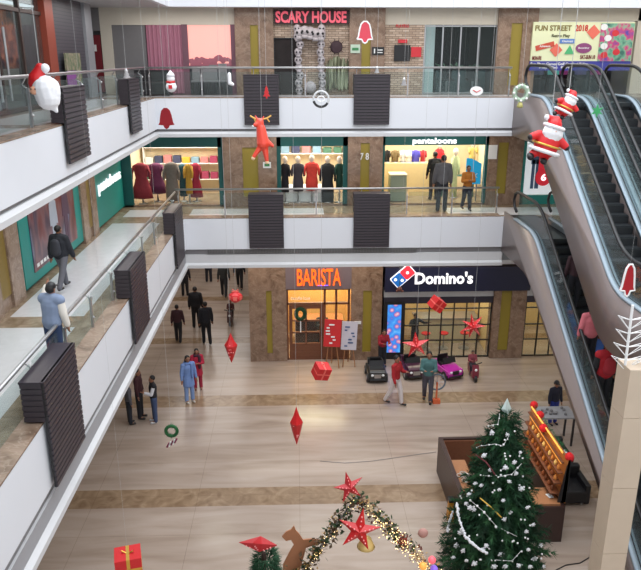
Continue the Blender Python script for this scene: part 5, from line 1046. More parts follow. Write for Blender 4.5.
# santas
def santa(label, px, py, wpx, w_m, rot=0.):
    d = 700*w_m/wpx; p = O+ray(px, py)*d; t = thing('hanging_santa', label, 'santa figure', tuple(p), rot=(0, rot, 0)); s = w_m/.8; m = mat('santa_red', (206, 28, 34), .5); L = lambda x, y, z: Vector((x*1.1, y, z*.74-(.0)))*s
    blob('body', [(L(0, 0, -.1), L(0, 0, -.28), .25*s, .27*s), (L(.22, -.02, -.02), L(.36, -.06, -.12), .1*s, .08*s), (L(-.22, -.02, -.02), L(-.36, -.06, -.14), .1*s, .08*s), (L(-.12, 0, -.45), L(-.2, 0, -.62), .1*s, .09*s), (L(.08, 0, -.45), L(.06, 0, -.64), .1*s, .09*s)], m, t, .022*s)
    blob('head', [(L(0, -.04, .2), L(0, -.04, .22), .17*s, .17*s), (L(0, -.21, .2), L(0, -.22, .19), .03*s, .03*s)], mat('santa_face', (216, 160, 130), .6), t, .018*s)
    blob('beard', [(L(0, -.12, .1), L(0, -.14, -.04), .19*s, .14*s, (1.1, .7, 1)), (L(-.14, -.08, .2), L(-.14, -.1, .1), .07*s, .08*s), (L(.14, -.08, .2), L(.14, -.1, .1), .07*s, .08*s)], M_FUR, t, .018*s)
    blob('hat', [(L(0, -.0, .34), L(.02, .02, .48), .17*s, .11*s), (L(.02, .02, .48), L(-.16, 0, .52), .1*s, .05*s)], m, t, .018*s)
    MB().tube([L(.19*math.cos(a*PI/8), -.03+.19*math.sin(a*PI/8), .31) for a in range(17)], .04*s, 8).build('hat_trim', M_FUR, t, True); MB().ball(L(-.2, 0, .5), .06*s, n=10).build('pompom', M_FUR, t, True)
    MB().tube([L(.28*math.cos(a*PI/8), .28*math.sin(a*PI/8), -.42) for a in range(17)], .045*s, 8).build('coat_trim', M_FUR, t, True); MB().tube([L(.275*math.cos(a*PI/8), .275*math.sin(a*PI/8), -.24) for a in range(17)], .025*s, 6).build('belt', M_GOLD, t, True)
    for x, z in ((.38, -.14), (-.38, -.16)): MB().ball(L(x, -.07, z), .07*s, n=10).build('mitten', M_BLACK, t, True)
    for x in (-.22, .06): blob('boot', [(L(x, 0, -.66), L(x-.02, -.1, -.7), .085*s, .075*s)], M_BLACK, t, .02*s)
    for x in (-.06, .06): MB().ball(L(x, -.2, .24), .018*s, n=6).build('eye', M_BLACK, t)
    o = MB().tube([(0, 0, .5*s), (0, 0, ZT-p.z+.05)], .006, 5).build('cord', M_STRING, t)
    o.rotation_euler = (0, -rot, 0)
santa('large inflatable Santa in red hanging before the upper left escalator', 549.5, 137, 37, .72, .3)
santa('smaller inflatable Santa hanging above and right of the large one', 568, 103, 23, .42, .45)
t, p = hang('santa_face_ornament', 'large white bearded Santa face with a red hat hanging before the top left railing', 'santa figure', 44, 90, 30, .45); L = lambda x, z, y=0: p+Vector((x, y, z))
blob('beard', [(L(.02, .03), L(.05, -.12), .19, .18), (L(.06, -.14), L(.15, -.31), .12, .03), (L(.1, .04), L(.1, -.06), .14, .14)], M_FUR, t, .014, w=True)
blob('hat', [(L(-.08, .16), L(-.02, .32), .13, .07), (L(-.12, .1), L(-.14, .04), .1, .07)], M_RED, t, .014, w=True); MB().ball(L(.05, .31), .07).build('pompom', M_FUR, t, True, w=True); MB().ball(L(-.1, 0, -.13), .07, (1, .6, .9)).build('face', mat('santa_face', (216, 130, 110), .6), t, True, w=True)
[MB().ball(L(-.13+.06*i, .02, -.175), .012, n=6).build('eye', M_BLACK, t, w=True) for i in (0, 1)]; cord(t, (p.x-.03, p.y, p.z+.35), .01)
# 3-D paper stars
def paper_star(name, label, cat, px, py, wpx, w_m, n=5, depth=.28, ph=PI/2, tilt=(0, 0, 0), ball=True, m=M_RED, on=None, hung=True):
    t, p = hang(name, label, cat, px, py, wpx, w_m) if on is None else (thing(name, label, cat, on), Vector(on))
    r = w_m/2; P = star_pts(n, r, r*.36, ph); E_ = Euler(tilt).to_matrix(); v = [(0, -r*depth, 0), (0, r*depth, 0)]+[(x, 0, z) for x, z in P]; v = [p+E_@Vector(q) for q in v]; k = 2*n
    MB().add(v, [(0, 2+i, 2+(i+1) % k) for i in range(k)]+[(1, 2+(i+1) % k, 2+i) for i in range(k)]).build('paper_body', m, t, w=True)
    if ball:
        d = MB()
        for i in range(n):
            x, z = P[2*i]; 
            for f in (.25, .45, .62): d.ball(p+E_@Vector((x*f, -r*depth*(1-f)*.95, z*f)), r*.045, n=6)
        d.build('foil_dots', mat('pink_foil', (236, 150, 150), .3, .3), t, w=True)
    if hung: cord(t, (p.x, p.y, p.z+r*.9))
    return t
paper_star('paper_star', 'red paper star hanging before the menu end of the pizza shop glass', 'star', 416, 345, 29, .62, 5, .4, PI/2+.1)
paper_star('paper_star', 'red many pointed paper star hanging before the right of the pizza shop glass', 'star', 473, 326, 27, .6, 7, .4, PI/2+.2)
for px, py, lab in ((417.5, 352, 'left'), ):
    pass
def lantern(label, px, y0, y1, wpx, w_m, n=6, m=M_RED):
    t, p = hang('paper_lantern', label, 'lantern', px, (y0+y1)/2, wpx, w_m); h = (y1-y0)/wpx*w_m
    b = MB(); r = w_m/2; pr = [(.005, h*.5), (r*.45, h*.28), (r, h*.1), (r*.75, -h*.08), (r*.5, -h*.25), (.005, -h*.5)]
    b.lathe(pr[::-1], p, n, 1, .25, 3).build('paper_body', m, t, w=True)
    d = MB(); [d.ball((p.x+R.uniform(-r, r)*.4, p.y-r*.7, p.z+h*R.uniform(-.28, .15)), r*.13, n=6) for _ in range(9)]; d.build('foil_dots', mat('pink_foil', (236, 150, 150), .3, .3), t, w=True); cord(t, (p.x, p.y, p.z+h*.48))
lantern('long red paper lantern with foil dots hanging over the far lobby', 231, 332, 364, 13, .35)
lantern('red diamond shaped paper star hanging over the middle of the lobby', 296.5, 405, 447, 13, .3, 8)
def gift(label, px, py, wpx, w_m, rot, name='hanging_gift_box', hexa=False, rib=M_GOLD):
    t, p = hang(name, label, 'gift box', px, py, wpx, w_m); r = w_m*.42
    if hexa: b = MB().lathe([(r*.5, -r*.8), (r, -r*.45), (r*1.15, 0), (r, r*.45), (r*.5, r*.8)], p, 6)
    else: b = MB().obox(p, (w_m*.95, w_m*.85, w_m*.9), rot)
    b.build('box', M_RED, t, w=True); rr = MB()
    if hexa: [rr.obox(p+Vector((r*.95*math.cos(a), r*.95*math.sin(a), 0)), (.02, .1, .1), (0, 0, a)) for a in (i*PI/3+PI/6 for i in range(6))]
    else: rr.obox(p, (w_m*.12, w_m*.86, w_m*.91), rot).obox(p, (w_m*.96, w_m*.86, w_m*.1), rot)
    rr.build('ribbon', rib, t, w=True)
    bw = MB(); [bw.tube([p+Vector((0, 0, r*.95)), p+Vector((sd*r*.5, 0, r*1.3)), p+Vector((sd*r*.55, 0, r*.95)), p+Vector((0, 0, r*.95))], .012, 5) for sd in (-1, 1)]; bw.build('bow', rib, t, w=True); cord(t, (p.x, p.y, p.z+r*.9))
M_ROSE = mat('rose_foil', (232, 110, 100), .3, .3)
gift('red hexagonal foil box hanging over the far lobby', 235.5, 297, 15, .4, (0, 0, 0), hexa=True, rib=M_ROSE)
gift('red gift box hanging in front of the cafe floor, below the easels', 321.5, 371, 15, .34, (.3, .25, .4), rib=M_ROSE)
gift('red gift box hanging before the pizza shop lintel', 437, 304, 13, .34, (.2, .6, .4), rib=M_ROSE)
gift('red gift box with gold ribbon hanging at the bottom left over the lobby', 128.5, 563, 27, .42, (0, 0, .25))
t, p = hang('hanging_logo_ornament', 'small dark ornament hanging under the tilted tile logo', 'ornament', 399.5, 289, 8, .28); MB().ball(p, .09, (1, 1, 1), 10).ball(p+Vector((-.08, 0, -.07)), .05, n=8).ball(p+Vector((.1, 0, -.08)), .05, n=8).build('body', mat('brown_orn', (104, 60, 50), .6), t, True, w=True); MB().tube([p+Vector((0, 0, .08)), p+Vector((0, 0, .3))], .012, 5).build('stalk', mat('leaf_green2', (40, 80, 50), .8), t, w=True); cord(t, (p.x, p.y, p.z+.28))

# ================================================================= KIOSK
t = thing('kiosk_counter', 'brown wooden kiosk counter half hidden behind the Christmas tree', 'counter', (4.6, 14.6, 0))
MB().box(3.72, 6.0, 16.3, 16.4, 0, 1.05).box(3.72, 3.82, 13.6, 16.3, 0, 1.05).build('panels', M_DKWOOD, t, w=True)
MB().box(3.82, 6.0, 16.26, 16.3, .1, 1.0).box(3.82, 3.85, 13.7, 16.26, .35, 1.0).build('inner_panels', M_WOOD, t, w=True)
MB().box(3.85, 4.2, 13.7, 15.4, .92, .97).box(3.85, 4.2, 15.35, 15.4, 0, .92).build('worktop', M_WOODL, t, w=True)
MB().box(3.82, 4.2, 13.6, 13.7, 0, .9).build('front_panel', M_WOOD, t, w=True)
t = thing('yellow_stand', 'small yellow stand against the left end of the kiosk counter', 'stand', (3.6, 14.6, 0)); MB().prism([(14.15, 0), (14.45, 0), (14.36, .55), (14.24, .55)], 'X', 3.58, 3.7).build('body', mat('amber', (206, 140, 40), .5), t, w=True); MB().box(3.57, 3.71, 14.2, 14.4, .55, .6).build('top', M_BLACK, t, w=True)
t = thing('ribbon_bunch', 'bunch of curled silver ribbons lying on the kiosk worktop', 'ribbon', (3.95, 14.5, .97)); b = MB()
for i in range(9): c_ = Vector((4.02+R.uniform(-.12, .12), 14.5+R.uniform(-.4, .3), 1.03)); r = R.uniform(.05, .1); b.tube([c_+Vector((r*math.cos(a*.7), r*math.sin(a*.7), .01*a*.4)) for a in range(10)], .012, 5)
b.build('ribbon', mat('silver_ribbon', (190, 184, 176), .4, .3), t, w=True)
t = thing('display_cabinet', 'dark brown kiosk cabinet with sloping lit shelves facing the tree', 'cabinet', (5.7, 14.5, 0))
MB().box(5.3, 6.05, 13.4, 13.5, 0, .95).box(5.3, 5.4, 13.5, 15.6, 0, .9).box(5.95, 6.05, 13.5, 16.0, 0, 1.0).build('base', M_DKWOOD, t, w=True)
MB().box(5.35, 5.95, 13.45, 14.1, .95, 1.0).build('counter_top', M_WOODL, t, w=True)
back = MB().prism([(5.98, .98), (6.08, .98), (6.08, 2.1), (6.03, 2.1)], 'Y', 13.5, 16.1); back.build('back_board', mat('amber_board', (176, 112, 60), .5), t, w=True); area('kiosk_shelf_light', (5.5, 14.8, 2.25), (.1, 2.3), 4, (1, .72, .36), (0, -.5, 0))
M_GLOW = mat('amber_glow', (255, 190, 90), .5, emit=.6, ecol=(255, 170, 70))
for i, z in enumerate((1.15, 1.42, 1.69, 1.96)):
    sh = MB().box(5.74+i*.06, 5.98, 13.6, 16.0, z, z+.03).build('shelf', M_WOOD, t, w=True)
    MB().box(5.95, 5.975, 13.7, 15.9, z+.2, z+.23).build('light_strip', M_GLOW, sh, w=False).location = -Vector(t['_w'])
MB().prism([(5.9, 1.0), (6.1, 1.0), (6.1, 2.1), (6.04, 2.1)], 'Y', 13.5, 13.54).build('end_frame', M_BLACK, t, w=True)
k = 0
for i, z in enumerate((1.18, 1.45, 1.72)):
    for j in range(11):
        q_ = (i*3+j) % 2+(0, 1, 2)[i]; col = [(110, 62, 38), (150, 84, 48), (206, 130, 62), (236, 200, 120)][q_]; nm = ['brown', 'rust', 'orange', 'yellow'][q_]  # upper rows coloured brighter, painting in the light at the shelf top
        y = 13.75+j*.2; x = 5.83+i*.05
        o = MB().lathe([(.03, 0), (.038, .02), (.038, .08), (.018, .1), (.018, .12)], (x, y, z+.002), 10).build('jar', mat('jar_%d' % col[0], col, .3, emit=.03), None, True)
        tag(o, '%s jar on the %s lit kiosk shelf, %s from the near end' % (nm, ['bottom', 'middle', 'upper'][i], ORD[j]), 'jar', 'jars on the lit kiosk shelves')
for i, (px, py) in enumerate([(534, 405), (540, 415), (543.5, 428), (569.5, 457)]):
    Y = [16.05, 15.5, 14.9, 13.6][i]; q = atY(px, py, Y); tt = thing('pompom', 'round red pompom %s' % ['at the far top corner of the lit kiosk cabinet', 'second from the far corner of the kiosk cabinet', 'smallest, midway along the kiosk cabinet top', 'at the near end of the kiosk cabinet top'][i], 'pompom', (q.x, q.y, 2.1)); b = MB().ball((q.x, q.y, q.z), .1, n=12)
    for _ in range(160): d = Vector((R.gauss(0, 1), R.gauss(0, 1), R.gauss(0, 1))).normalized(); e = d.cross(Vector((.2, .9, .4))).normalized()*.008; c_ = Vector((q.x, q.y, q.z))+d*.07; b.add([c_-e, c_+e, c_+d*.05], [(0, 1, 2)])
    b.build('fluff', mat('pompom_red', (216, 34, 40), .9), tt, w=True); MB().tube([(6.05, q.y, 2.09), (q.x, q.y, q.z)], .012, 5).build('stalk', M_BLACK, tt, w=True)
q = atY(564, 453, 14); tt = thing('pompom', 'round white pompom beside the nearest red one on the kiosk cabinet', 'pompom', (q.x, q.y, q.z)); MB().ball(q, .075).build('fluff', M_FUR, tt, True, w=True); MB().tube([(6.05, q.y, 2.09), q], .012, 5).build('stalk', M_BLACK, tt, w=True)
gr = MB()
for i in range(260): y = 13.6+2.4*R.random(); c_ = Vector((6.05, y, 2.12)); d = Vector((R.uniform(-1, 1), R.uniform(-1, 1), R.uniform(0, 1)))*.07; gr.add([c_, c_+d+Vector((0, .02, 0)), c_+d*1.3], [(0, 1, 2)])
tag(gr.build('garland', M_PINE, None), 'thin dark green garland along the top of the lit kiosk cabinet', 'garland')
t = thing('till_slip', 'small white slip on the kiosk counter end', 'paper', (5.75, 13.7, 1.0)); MB().obox((5.8, 13.75, 1.012), (.12, .16, .01), (0, 0, .3)).build('paper', M_W, t, w=True)
# furniture right of kiosk
def table(label, x, y, w_, d_, h, m, mtop=None):
    t = thing('low_table', label, 'table', (x, y, 0)); MB().box(x-w_/2, x+w_/2, y-d_/2, y+d_/2, h-.05, h).build('tabletop', mtop or m, t, w=True, bevel=.008)
    for sx in (-1, 1):
        for sy in (-1, 1): MB().box(x+sx*(w_/2-.06)-.025, x+sx*(w_/2-.06)+.025, y+sy*(d_/2-.06)-.025, y+sy*(d_/2-.06)+.025, 0, h-.05).build('leg', m, t, w=True)
    return t
tq = atZ(554, 412, .95)
table('grey topped table with goods on it beyond the kiosk cabinet', tq.x, tq.y, 1.1, .7, .95, M_BLACK, mat('grey_top', (150, 150, 154), .5))
b = MB(); [b.ball((tq.x+R.uniform(-.4, .4), tq.y+R.uniform(-.2, .2), .98), .05, n=6) for _ in range(14)]; t = thing('goods_heap', 'loose dark goods spread on the grey topped table', 'goods', (tq.x, tq.y, .95)); b.build('heap', M_GREY, t, w=True); t['kind'] = 'stuff'
def sofa(label, x, y, w_, d_):
    t = thing('sofa', label, 'sofa', (x, y, 0)); MB().box(x-w_/2, x+w_/2, y-d_/2, y+d_/2, .08, .42).build('seat', M_BLACK, t, w=True, bevel=.04); MB().box(x-w_/2, x+w_/2, y+d_/2-.14, y+d_/2+.02, .36, .78).build('backrest', M_BLACK, t, w=True, bevel=.03)
    for s_ in (-1, 1): MB().box(x+s_*w_/2-.07, x+s_*w_/2+.07, y-d_/2, y+d_/2, .05, .58).build('armrest', M_BLACK, t, w=True, bevel=.03)
    for sx in (-1, 1):
        for sy in (-1, 1): MB().box(x+sx*(w_/2-.1)-.02, x+sx*(w_/2-.1)+.02, y+sy*(d_/2-.08)-.02, y+sy*(d_/2-.08)+.02, 0, .1).build('foot', M_STEEL, t, w=True)
sofa('black sofa between the lit kiosk cabinet and the lower escalator', 6.75, 16.4, .95, .8)
sofa('black sofa nearer the camera beside the lower escalator foot', 6.75, 15.1, .85, .75)

# ================================================================= CHRISTMAS TREE
TX, TY, TH = 4.08, 12.2, 4.1
t = thing('christmas_tree', 'tall dark green artificial Christmas tree at the kiosk corner', 'tree', (TX, TY, 0))
MB().tube([(TX, TY, 0), (TX+.02, TY, TH-.2)], .06, 8, r1=.015).build('trunk', mat('bark', (60, 44, 36), .8), t, w=True)
MB().lathe([(.4, 0), (.4, .05), (.08, .1), (.07, .3)], (TX, TY, 0)).build('stand', M_DKWOOD, t, w=True)
def tr(z): return .2+1.0*(1-z/TH)**.82
nd = [MB(), MB(), MB()]; tips = []; RT = random.Random(11)
for lv in range(34):
    z = .35+(TH-.5)*(lv/33.0)**1.0; rad = tr(z)*(1+.14*math.sin(lv*2.4)); nb = max(5, int(rad*24))
    for j in range(nb):
        a = 2*PI*(j+RT.random()*.8)/nb+lv*.7; L_ = rad*RT.uniform(.82, 1.12); p0 = Vector((TX, TY, z+.12)); dr = Vector((math.cos(a), math.sin(a), -.18))
        p1 = p0+dr*L_; tips.append((p1, a)); mb = nd[(lv+j) % 3]
        sd = Vector((-math.sin(a), math.cos(a), 0)); ns = max(6, int(L_*26))
        for q in range(ns):
            f = .25+.75*q/ns; c_ = p0.lerp(p1, f)+Vector((0, 0, -.05*f*f))
            for w_ in range(4):
                ph = RT.uniform(0, 2*PI); d = (dr*.55+sd*math.cos(ph)*.8+Vector((0, 0, 1))*math.sin(ph)*.8).normalized()*RT.uniform(.1, .19); e = d.cross(dr).normalized()*.014
                mb.add([c_-e, c_+e, c_+d], [(0, 1, 2)])
for i, q in enumerate(nd): q.build('foliage', mat('fir_%d' % i, ((26, 70, 42), (22, 58, 36), (42, 88, 50))[i], .8), t, w=True)
def surf(px, py, k=1.0):   # the point on the tree's front surface seen there
    best = None
    for i in range(400):
        d = 9+i*.015; q = O+ray(px, py)*d
        if 0 < q.z < TH and math.hypot(q.x-TX, q.y-TY) < tr(q.z)*k: return q
    return None
t = thing('tree_topper', 'pale silver pointed topper on the Christmas tree', 'ornament', (TX, TY, TH-.25)); P_ = star_pts(4, .1, .05); v = [(TX, TY, TH+.26)]+[(TX+x, TY+z, TH+.02) for x, z in P_]+[(TX, TY, TH-.2)]
MB().add(v, [(0, 1+i, 1+(i+1) % 8) for i in range(8)]+[(9, 1+(i+1) % 8, 1+i) for i in range(8)]).build('topper', mat('silver_pale', (206, 220, 216), .35, .3), t, w=True)
def flower(p, s, nm, lab, grp, m):
    b = MB()
    for k in range(6): a = k*2*PI/6+s*90; rr = s*RT.uniform(.6, 1.1); b.ball(p+Vector((math.cos(a)*rr, -.02, math.sin(a)*rr)), s*RT.uniform(.3, .5), (1, .6, 1), 6)
    b.ball(p+Vector((0, -s*.3, 0)), s*.75, n=8); tag(b.build(nm, m, None, True), lab, 'tree decoration', grp)
fl = [(477, 441), (470, 447), (484, 455), (466, 463), (520, 452), (514, 462), (475, 483), (481, 485), (499, 489), (469, 494), (466, 503), (470, 507), (474, 509), (509, 481), (521, 488), (516, 473), (503, 500), (527, 507), (533, 524), (541, 531), (526, 531), (456, 545), (463, 550), (482, 549), (486, 545), (501, 554), (528, 549), (534, 558), (546, 562), (466, 560), (474, 563), (494, 566), (505, 566), (519, 565), (543, 566), (540, 545), (510, 512), (504, 519), (490, 470), (505, 467), (492, 432), (507, 434), (460, 532), (448, 528), (530, 566), (453, 557)]
fk = 0
for i, (x, y) in enumerate(sorted(fl, key=lambda v: v[1])):
    q = surf(x, y, 1.0)
    if q: fk += 1; flower(q, RT.uniform(.035, .055), 'white_flower', 'white fabric flower on the front of the Christmas tree, %s from its top' % ordinal(fk), 'white flowers on the Christmas tree', M_FUR)
lights = []
fk = 0
for x, y in sorted([(RT.uniform(448, 545), RT.uniform(412, 566)) for i in range(64)], key=lambda v: v[1]):
    q = surf(x, y, 1.06)
    if q: fk += 1; o = MB().ball(q, .022, n=6).build('pearl_bauble', M_W, None, True); tag(o, 'tiny white pearl bauble on the Christmas tree, %s from its top' % ordinal(fk), 'tree decoration', 'pearl baubles on the Christmas tree')
def strand(pts, r, m, name, lab, cat='garland', k=1.07, beads=0):
    out = []
    for i in range(len(pts)-1):
        for j in range(8):
            f = j/8; q = surf(pts[i][0]*(1-f)+pts[i+1][0]*f, pts[i][1]*(1-f)+pts[i+1][1]*f, k)
            if q: out.append(q)
    if len(out) < 3: return
    b = MB().tube(out, r, 6)
    if beads: [b.ball(q+Vector((RT.uniform(-.01, .01), -.01, RT.uniform(-.01, .01))), beads*RT.uniform(.7, 1.2)*(1 if r > .01 else 1.8), n=6) for q in (out if r > .01 else out[::4])]
    tag(b.build(name, m, None, True), lab, cat)
strand([(457, 503), (458, 515), (465, 536), (474, 545), (488, 554)], .018, M_FUR, 'tinsel_garland', 'thick white tinsel garland curving down the left of the Christmas tree', beads=.034)
strand([(453, 511), (449, 522), (447, 532)], .016, M_FUR, 'tinsel_garland', 'short white tinsel end at the left edge of the Christmas tree', beads=.03)
strand([(470, 500), (484, 512), (496, 526), (520, 538)], .004, M_W, 'bead_string', 'white bead string crossing the lower middle of the Christmas tree', beads=.015)
strand([(470, 450), (480, 446), (495, 444), (503, 446), (510, 434)], .004, M_W, 'bead_string', 'white bead string across the upper Christmas tree', beads=.011)
strand([(480, 475), (498, 477), (512, 474), (523, 462)], .004, M_W, 'bead_string', 'white bead string across the middle of the Christmas tree', beads=.011)
strand([(488, 426), (498, 424), (500, 412)], .004, M_W, 'bead_string', 'white bead string near the tip of the Christmas tree', beads=.011)
strand([(495, 560), (512, 561), (522, 550)], .004, M_W, 'bead_string', 'white bead string at the foot of the Christmas tree', beads=.011)
strand([(476, 455), (486, 462), (492, 470), (498, 480)], .016, mat('dark_maroon', (96, 34, 40), .7), 'ribbon_garland', 'dark maroon ribbon down the middle of the Christmas tree')
strand([(480, 498), (492, 508), (503, 519)], .014, M_GOLD, 'ribbon_garland', 'gold ribbon on the lower middle of the Christmas tree')
# second small tree with star on top
SX, SY = -.6, 9.6
q = atY(266, 553, SY); SH_ = q.z
t = thing('small_fir_tree', 'narrow dark green tree under a red star at the bottom of the photo', 'tree', (SX, SY, 0)); MB().tube([(SX, SY, 0), (SX, SY, SH_)], .04).lathe([(.25, 0), (.25, .04), (.05, .08)], (SX, SY, 0)).build('trunk', _M['bark'], t, w=True)
SX2 = q.x; nd = MB()
for i in range(5200):
    z = .4+(SH_-.4)*RT.random()**.7; r = .05+.42*(1-z/SH_)+.12; a = RT.uniform(0, 2*PI); c_ = Vector((SX+(SX2-SX)*z/SH_+r*math.cos(a)*RT.uniform(.6, 1), SY+r*math.sin(a), z)); d = Vector((math.cos(a), math.sin(a), RT.uniform(-.6, .5)))*RT.uniform(.07, .13); e = d.cross(Vector((.1, .2, 1))).normalized()*.01; nd.add([c_-e, c_+e, c_+d], [(0, 1, 2)])
nd.build('foliage', mat('fir_0', (24, 66, 38), .8), t, w=True)
b = MB(); [b.ball((SX2+RT.uniform(-.16, .16), SY-.24, SH_-.3+RT.uniform(-.2, .1)), .022, n=6) for _ in range(7)]; b.build('pearls', M_W, t, True, w=True)
qs = atY(260, 544, SY-.05)
paper_star('paper_star', 'dark red paper star topping the narrow tree', 'star', 260, 544, 44, .7, 5, .35, PI/2+.5, (.9, .2, .1), on=tuple(qs), hung=False, m=mat('star_crimson', (176, 34, 40), .5))
# reindeer plywood cut-out
DY = 11.0
dq = [(282, 537), (286, 532), (291, 530), (294, 526), (296, 531), (299, 534), (303, 540), (312, 539), (323, 541), (316, 545), (306, 548), (304, 556), (300, 570), (304, 595), (298, 595), (294, 575), (290, 570), (288, 595), (282, 595), (283, 565), (289, 553), (294, 545), (291, 540), (286, 541)]
pp = [atY(x, y, DY) for x, y in dq]
t = thing('plywood_reindeer', 'flat brown plywood reindeer cut-out beside the flower arch', 'cutout', (pp[0].x, DY, 0)); zmin = min(v.z for v in pp)
MB().prism([(v.x, v.z) for v in pp], 'Y', DY, DY+.03).build('figure', mat('plywood', (168, 112, 78), .7), t, w=True); MB().box(pp[18].x, pp[18].x+.05, DY, DY+.04, 0, zmin+.1).box(pp[13].x-.05, pp[13].x, DY, DY+.04, 0, zmin+.1).box(pp[18].x-.1, pp[13].x+.1, DY-.2, DY+.25, 0, .03).build('stand', M_WOOD, t, w=True)
# arch
AY = 10.8
ap = atY(356, 497, AY); lf_ = atY(300, 575, AY); rt_ = atY(444, 580, AY)
t = thing('flower_arch', 'pointed photo arch wrapped in leaves, dried flowers and fairy lights', 'arch', (ap.x, AY, 0))
def ext(p0, p1): k_ = (p0.z-0)/(p0.z-p1.z); return p0+(p1-p0)*k_
Lb, Rb = ext(ap, lf_), ext(ap, rt_)
MB().tube([Lb, ap], .015).tube([ap, Rb], .015).tube([Lb+Vector((.1, .1, 0)), ap+Vector((.02, .1, -.05))], .012).tube([ap+Vector((0, .1, -.05)), Rb+Vector((-.1, .1, 0))], .012).build('frame', M_STEEL, t, w=True)
def legleaf(name, p0, p1, n, spread, m, sz, f0=0., f1=1.):
    b = MB()
    for i in range(n):
        f = f0+(f1-f0)*RT.random(); c_ = p0.lerp(p1, f)+Vector((RT.gauss(0, spread), RT.gauss(0, spread*.7), RT.gauss(0, spread*.6))); d = Vector((RT.uniform(-1, 1), RT.uniform(-1, 1), RT.uniform(-.8, .8))).normalized()*sz*RT.uniform(.7, 1.3); e = d.cross(Vector((RT.random(), RT.random(), 1))).normalized()*sz*.35
        b.add([c_, c_+d*.5-e, c_+d, c_+d*.5+e], [(0, 1, 2, 3)])
    b.build(name, m, t, w=True)
legleaf('green_leaves', ap, Lb, 520, .085, mat('leaf_green', (46, 66, 36), .8), .1); legleaf('dry_leaves', ap, Lb, 420, .075, mat('leaf_brown', (88, 66, 44), .8), .09); legleaf('gold_leaves', ap, Lb, 200, .07, mat('leaf_gold', (168, 130, 74), .5), .07, .15)
legleaf('green_leaves', ap, Rb, 220, .09, mat('leaf_green', (46, 66, 36), .8), .1, 0, .35); legleaf('dry_leaves', ap, Rb, 420, .08, mat('leaf_maroon', (96, 52, 44), .8), .08); legleaf('gold_leaves', ap, Rb, 700, .09, mat('leaf_gold', (176, 140, 80), .5), .055)
M_FAIRY = mat('fairy_light', (255, 236, 190), .4, emit=3.0, ecol=(255, 214, 140))
o = MB()
for i in range(420): f = RT.random()**.65; c_ = ap.lerp(Rb, f)+Vector((RT.gauss(0, .09), -.1+RT.gauss(0, .05), RT.gauss(0, .07))); o.ball(c_, .011, n=4)
for i in range(60): c_ = ap.lerp(Lb, RT.random())+Vector((RT.gauss(0, .05), -.1, RT.gauss(0, .04))); o.ball(c_, .009, n=4)
ob = o.build('fairy_lights', M_FAIRY, t, w=True); ob['kind'] = 'stuff'
for i, (f, n_) in enumerate([(.08, 0), (.3, 1), (.42, 0), (.55, 1)]):
    c_ = ap.lerp(Rb, f)+Vector((0, -.08, .05)); tt = thing('dried_flower_bunch', '%s dried flower bunch on the right leg of the arch, %s from the tip' % (['cream', 'rust red'][n_], ORD[i]), 'flowers', tuple(c_)); b = MB()
    for _ in range(70): d = Vector((RT.gauss(0, 1), RT.gauss(0, 1), RT.gauss(0, 1))).normalized(); b.ball(c_+d*RT.uniform(.03, .11), .016, n=4)
    b.build('blooms', [mat('bloom_cream', (206, 180, 140), .8), mat('bloom_rust', (140, 50, 36), .8)][n_], tt, w=True)
s1 = atY(349, 487, AY-.1)
paper_star('paper_star', 'red paper star at the very tip of the flower arch', 'star', 0, 0, 1, .6, 5, .3, PI/2+.15, (-.2, 0, .3), on=tuple(s1), hung=False, m=mat('star_crimson', (190, 30, 40), .5))
s2 = atY(359, 530, AY-.25)
paper_star('paper_star', 'large red paper star with foil centre below the tip of the flower arch', 'star', 0, 0, 1, .82, 5, .3, PI/2-.2, (-.25, 0, 0), on=tuple(s2), hung=False, m=M_RED)
s3 = atY(366, 541, AY-.1); tt = thing('gold_bell', 'cream gold bell behind the large red star on the arch', 'bell', tuple(s3)); MB().lathe([(.01, -.02), (.17, 0), (.14, .05), (.1, .17), (.04, .22), (.01, .23)], s3-Vector((0, 0, .12)), 14).build('bell', mat('cream_gold', (222, 190, 120), .4, .2), tt, True, w=True)
q = atY(423, 533, AY+.1); tt = thing('round_box', 'pinkish round ornament on the right leg of the arch', 'ornament', tuple(q)); MB().ball(q, .1, (1, .6, 1)).build('ball', mat('dusty_rose', (176, 130, 120), .6), tt, True, w=True)
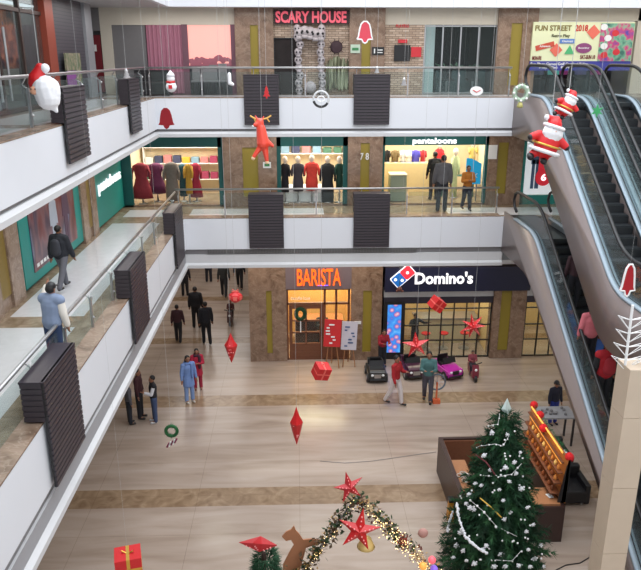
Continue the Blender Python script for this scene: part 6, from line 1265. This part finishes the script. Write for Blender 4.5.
# lit gift cluster bottom right of arch
for i, (x, y, c_, nm) in enumerate([(432, 560, (220, 90, 100), 'rose'), (423, 566, (216, 150, 70), 'amber'), (434, 569, (120, 90, 190), 'violet')]):
    q = atY(x, y, AY-.2); tt = thing('lit_ornament', '%s glowing ornament low on the right leg of the arch' % nm, 'ornament', tuple(q)); MB().ball(q, .075, n=10).build('ball', mat('orn_%s' % nm, c_, .4, emit=.6), tt, True, w=True)
# floor cable right of column
cb = [atZ(x, y, .012) for x, y in [(592, 548), (590, 557), (580, 563), (566, 565), (556, 570), (545, 580)]]
tag(MB().tube(cb, .012, 6).build('floor_cable', M_BLACK, None, True), 'thin dark cable curling on the lobby floor right of the Christmas tree', 'cable')
cb = [atZ(x, y, .012) for x, y in [(436, 452), (420, 454), (400, 457), (372, 461), (345, 463), (320, 461)]]
tag(MB().tube(cb, .006, 5).build('floor_cable', M_GREY, None, True), 'thin thread lying across the lobby floor left of the kiosk counter', 'cable')
# white wire frame on the stone column
t = thing('zigzag_decoration', 'white zigzag wire frame standing on the cream stone column', 'decoration', (5.45, 10.0, 6.05)); b = MB(); base = atY(626.5, 356, 10.0); base.z = 6.05; top = atY(632.7, 305, 10.0); b.tube([base, top], .022, 8)
b.build('pole', M_W, t, w=True); z = MB()
for i in range(4):
    f = i/4; c0 = base.lerp(top, .08+f*.9); c1 = base.lerp(top, .08+f*.9-.14)
    for sd, ln in ((-1, .2-.01*i), (1, .34)): z.tube([c0, c0+Vector((sd*ln, -.02, .05)), c1+Vector((sd*.02, 0, 0)), c0+Vector((sd*ln, .08, .05)), c0], .009, 5)
z.build('zigzag_wire', M_W, t, w=True)
t = thing('wire_bundle', 'tangled bundle of white cable on top of the stone beam', 'cable', (5.8, 9.95, 6.05)); b = MB(); RW = random.Random(3)
for k in range(16): p0 = Vector((5.5+RW.uniform(0, .5), 9.95+RW.uniform(-.12, .12), 6.07)); b.tube([p0+Vector((.11*math.cos(a*.6+k), .08*math.sin(a*.6+k), .02+.05*math.sin(a*.5+k*.3)+.05*(k % 3))) for a in range(12)], .009, 5)
b.build('cable', M_W, t, w=True)
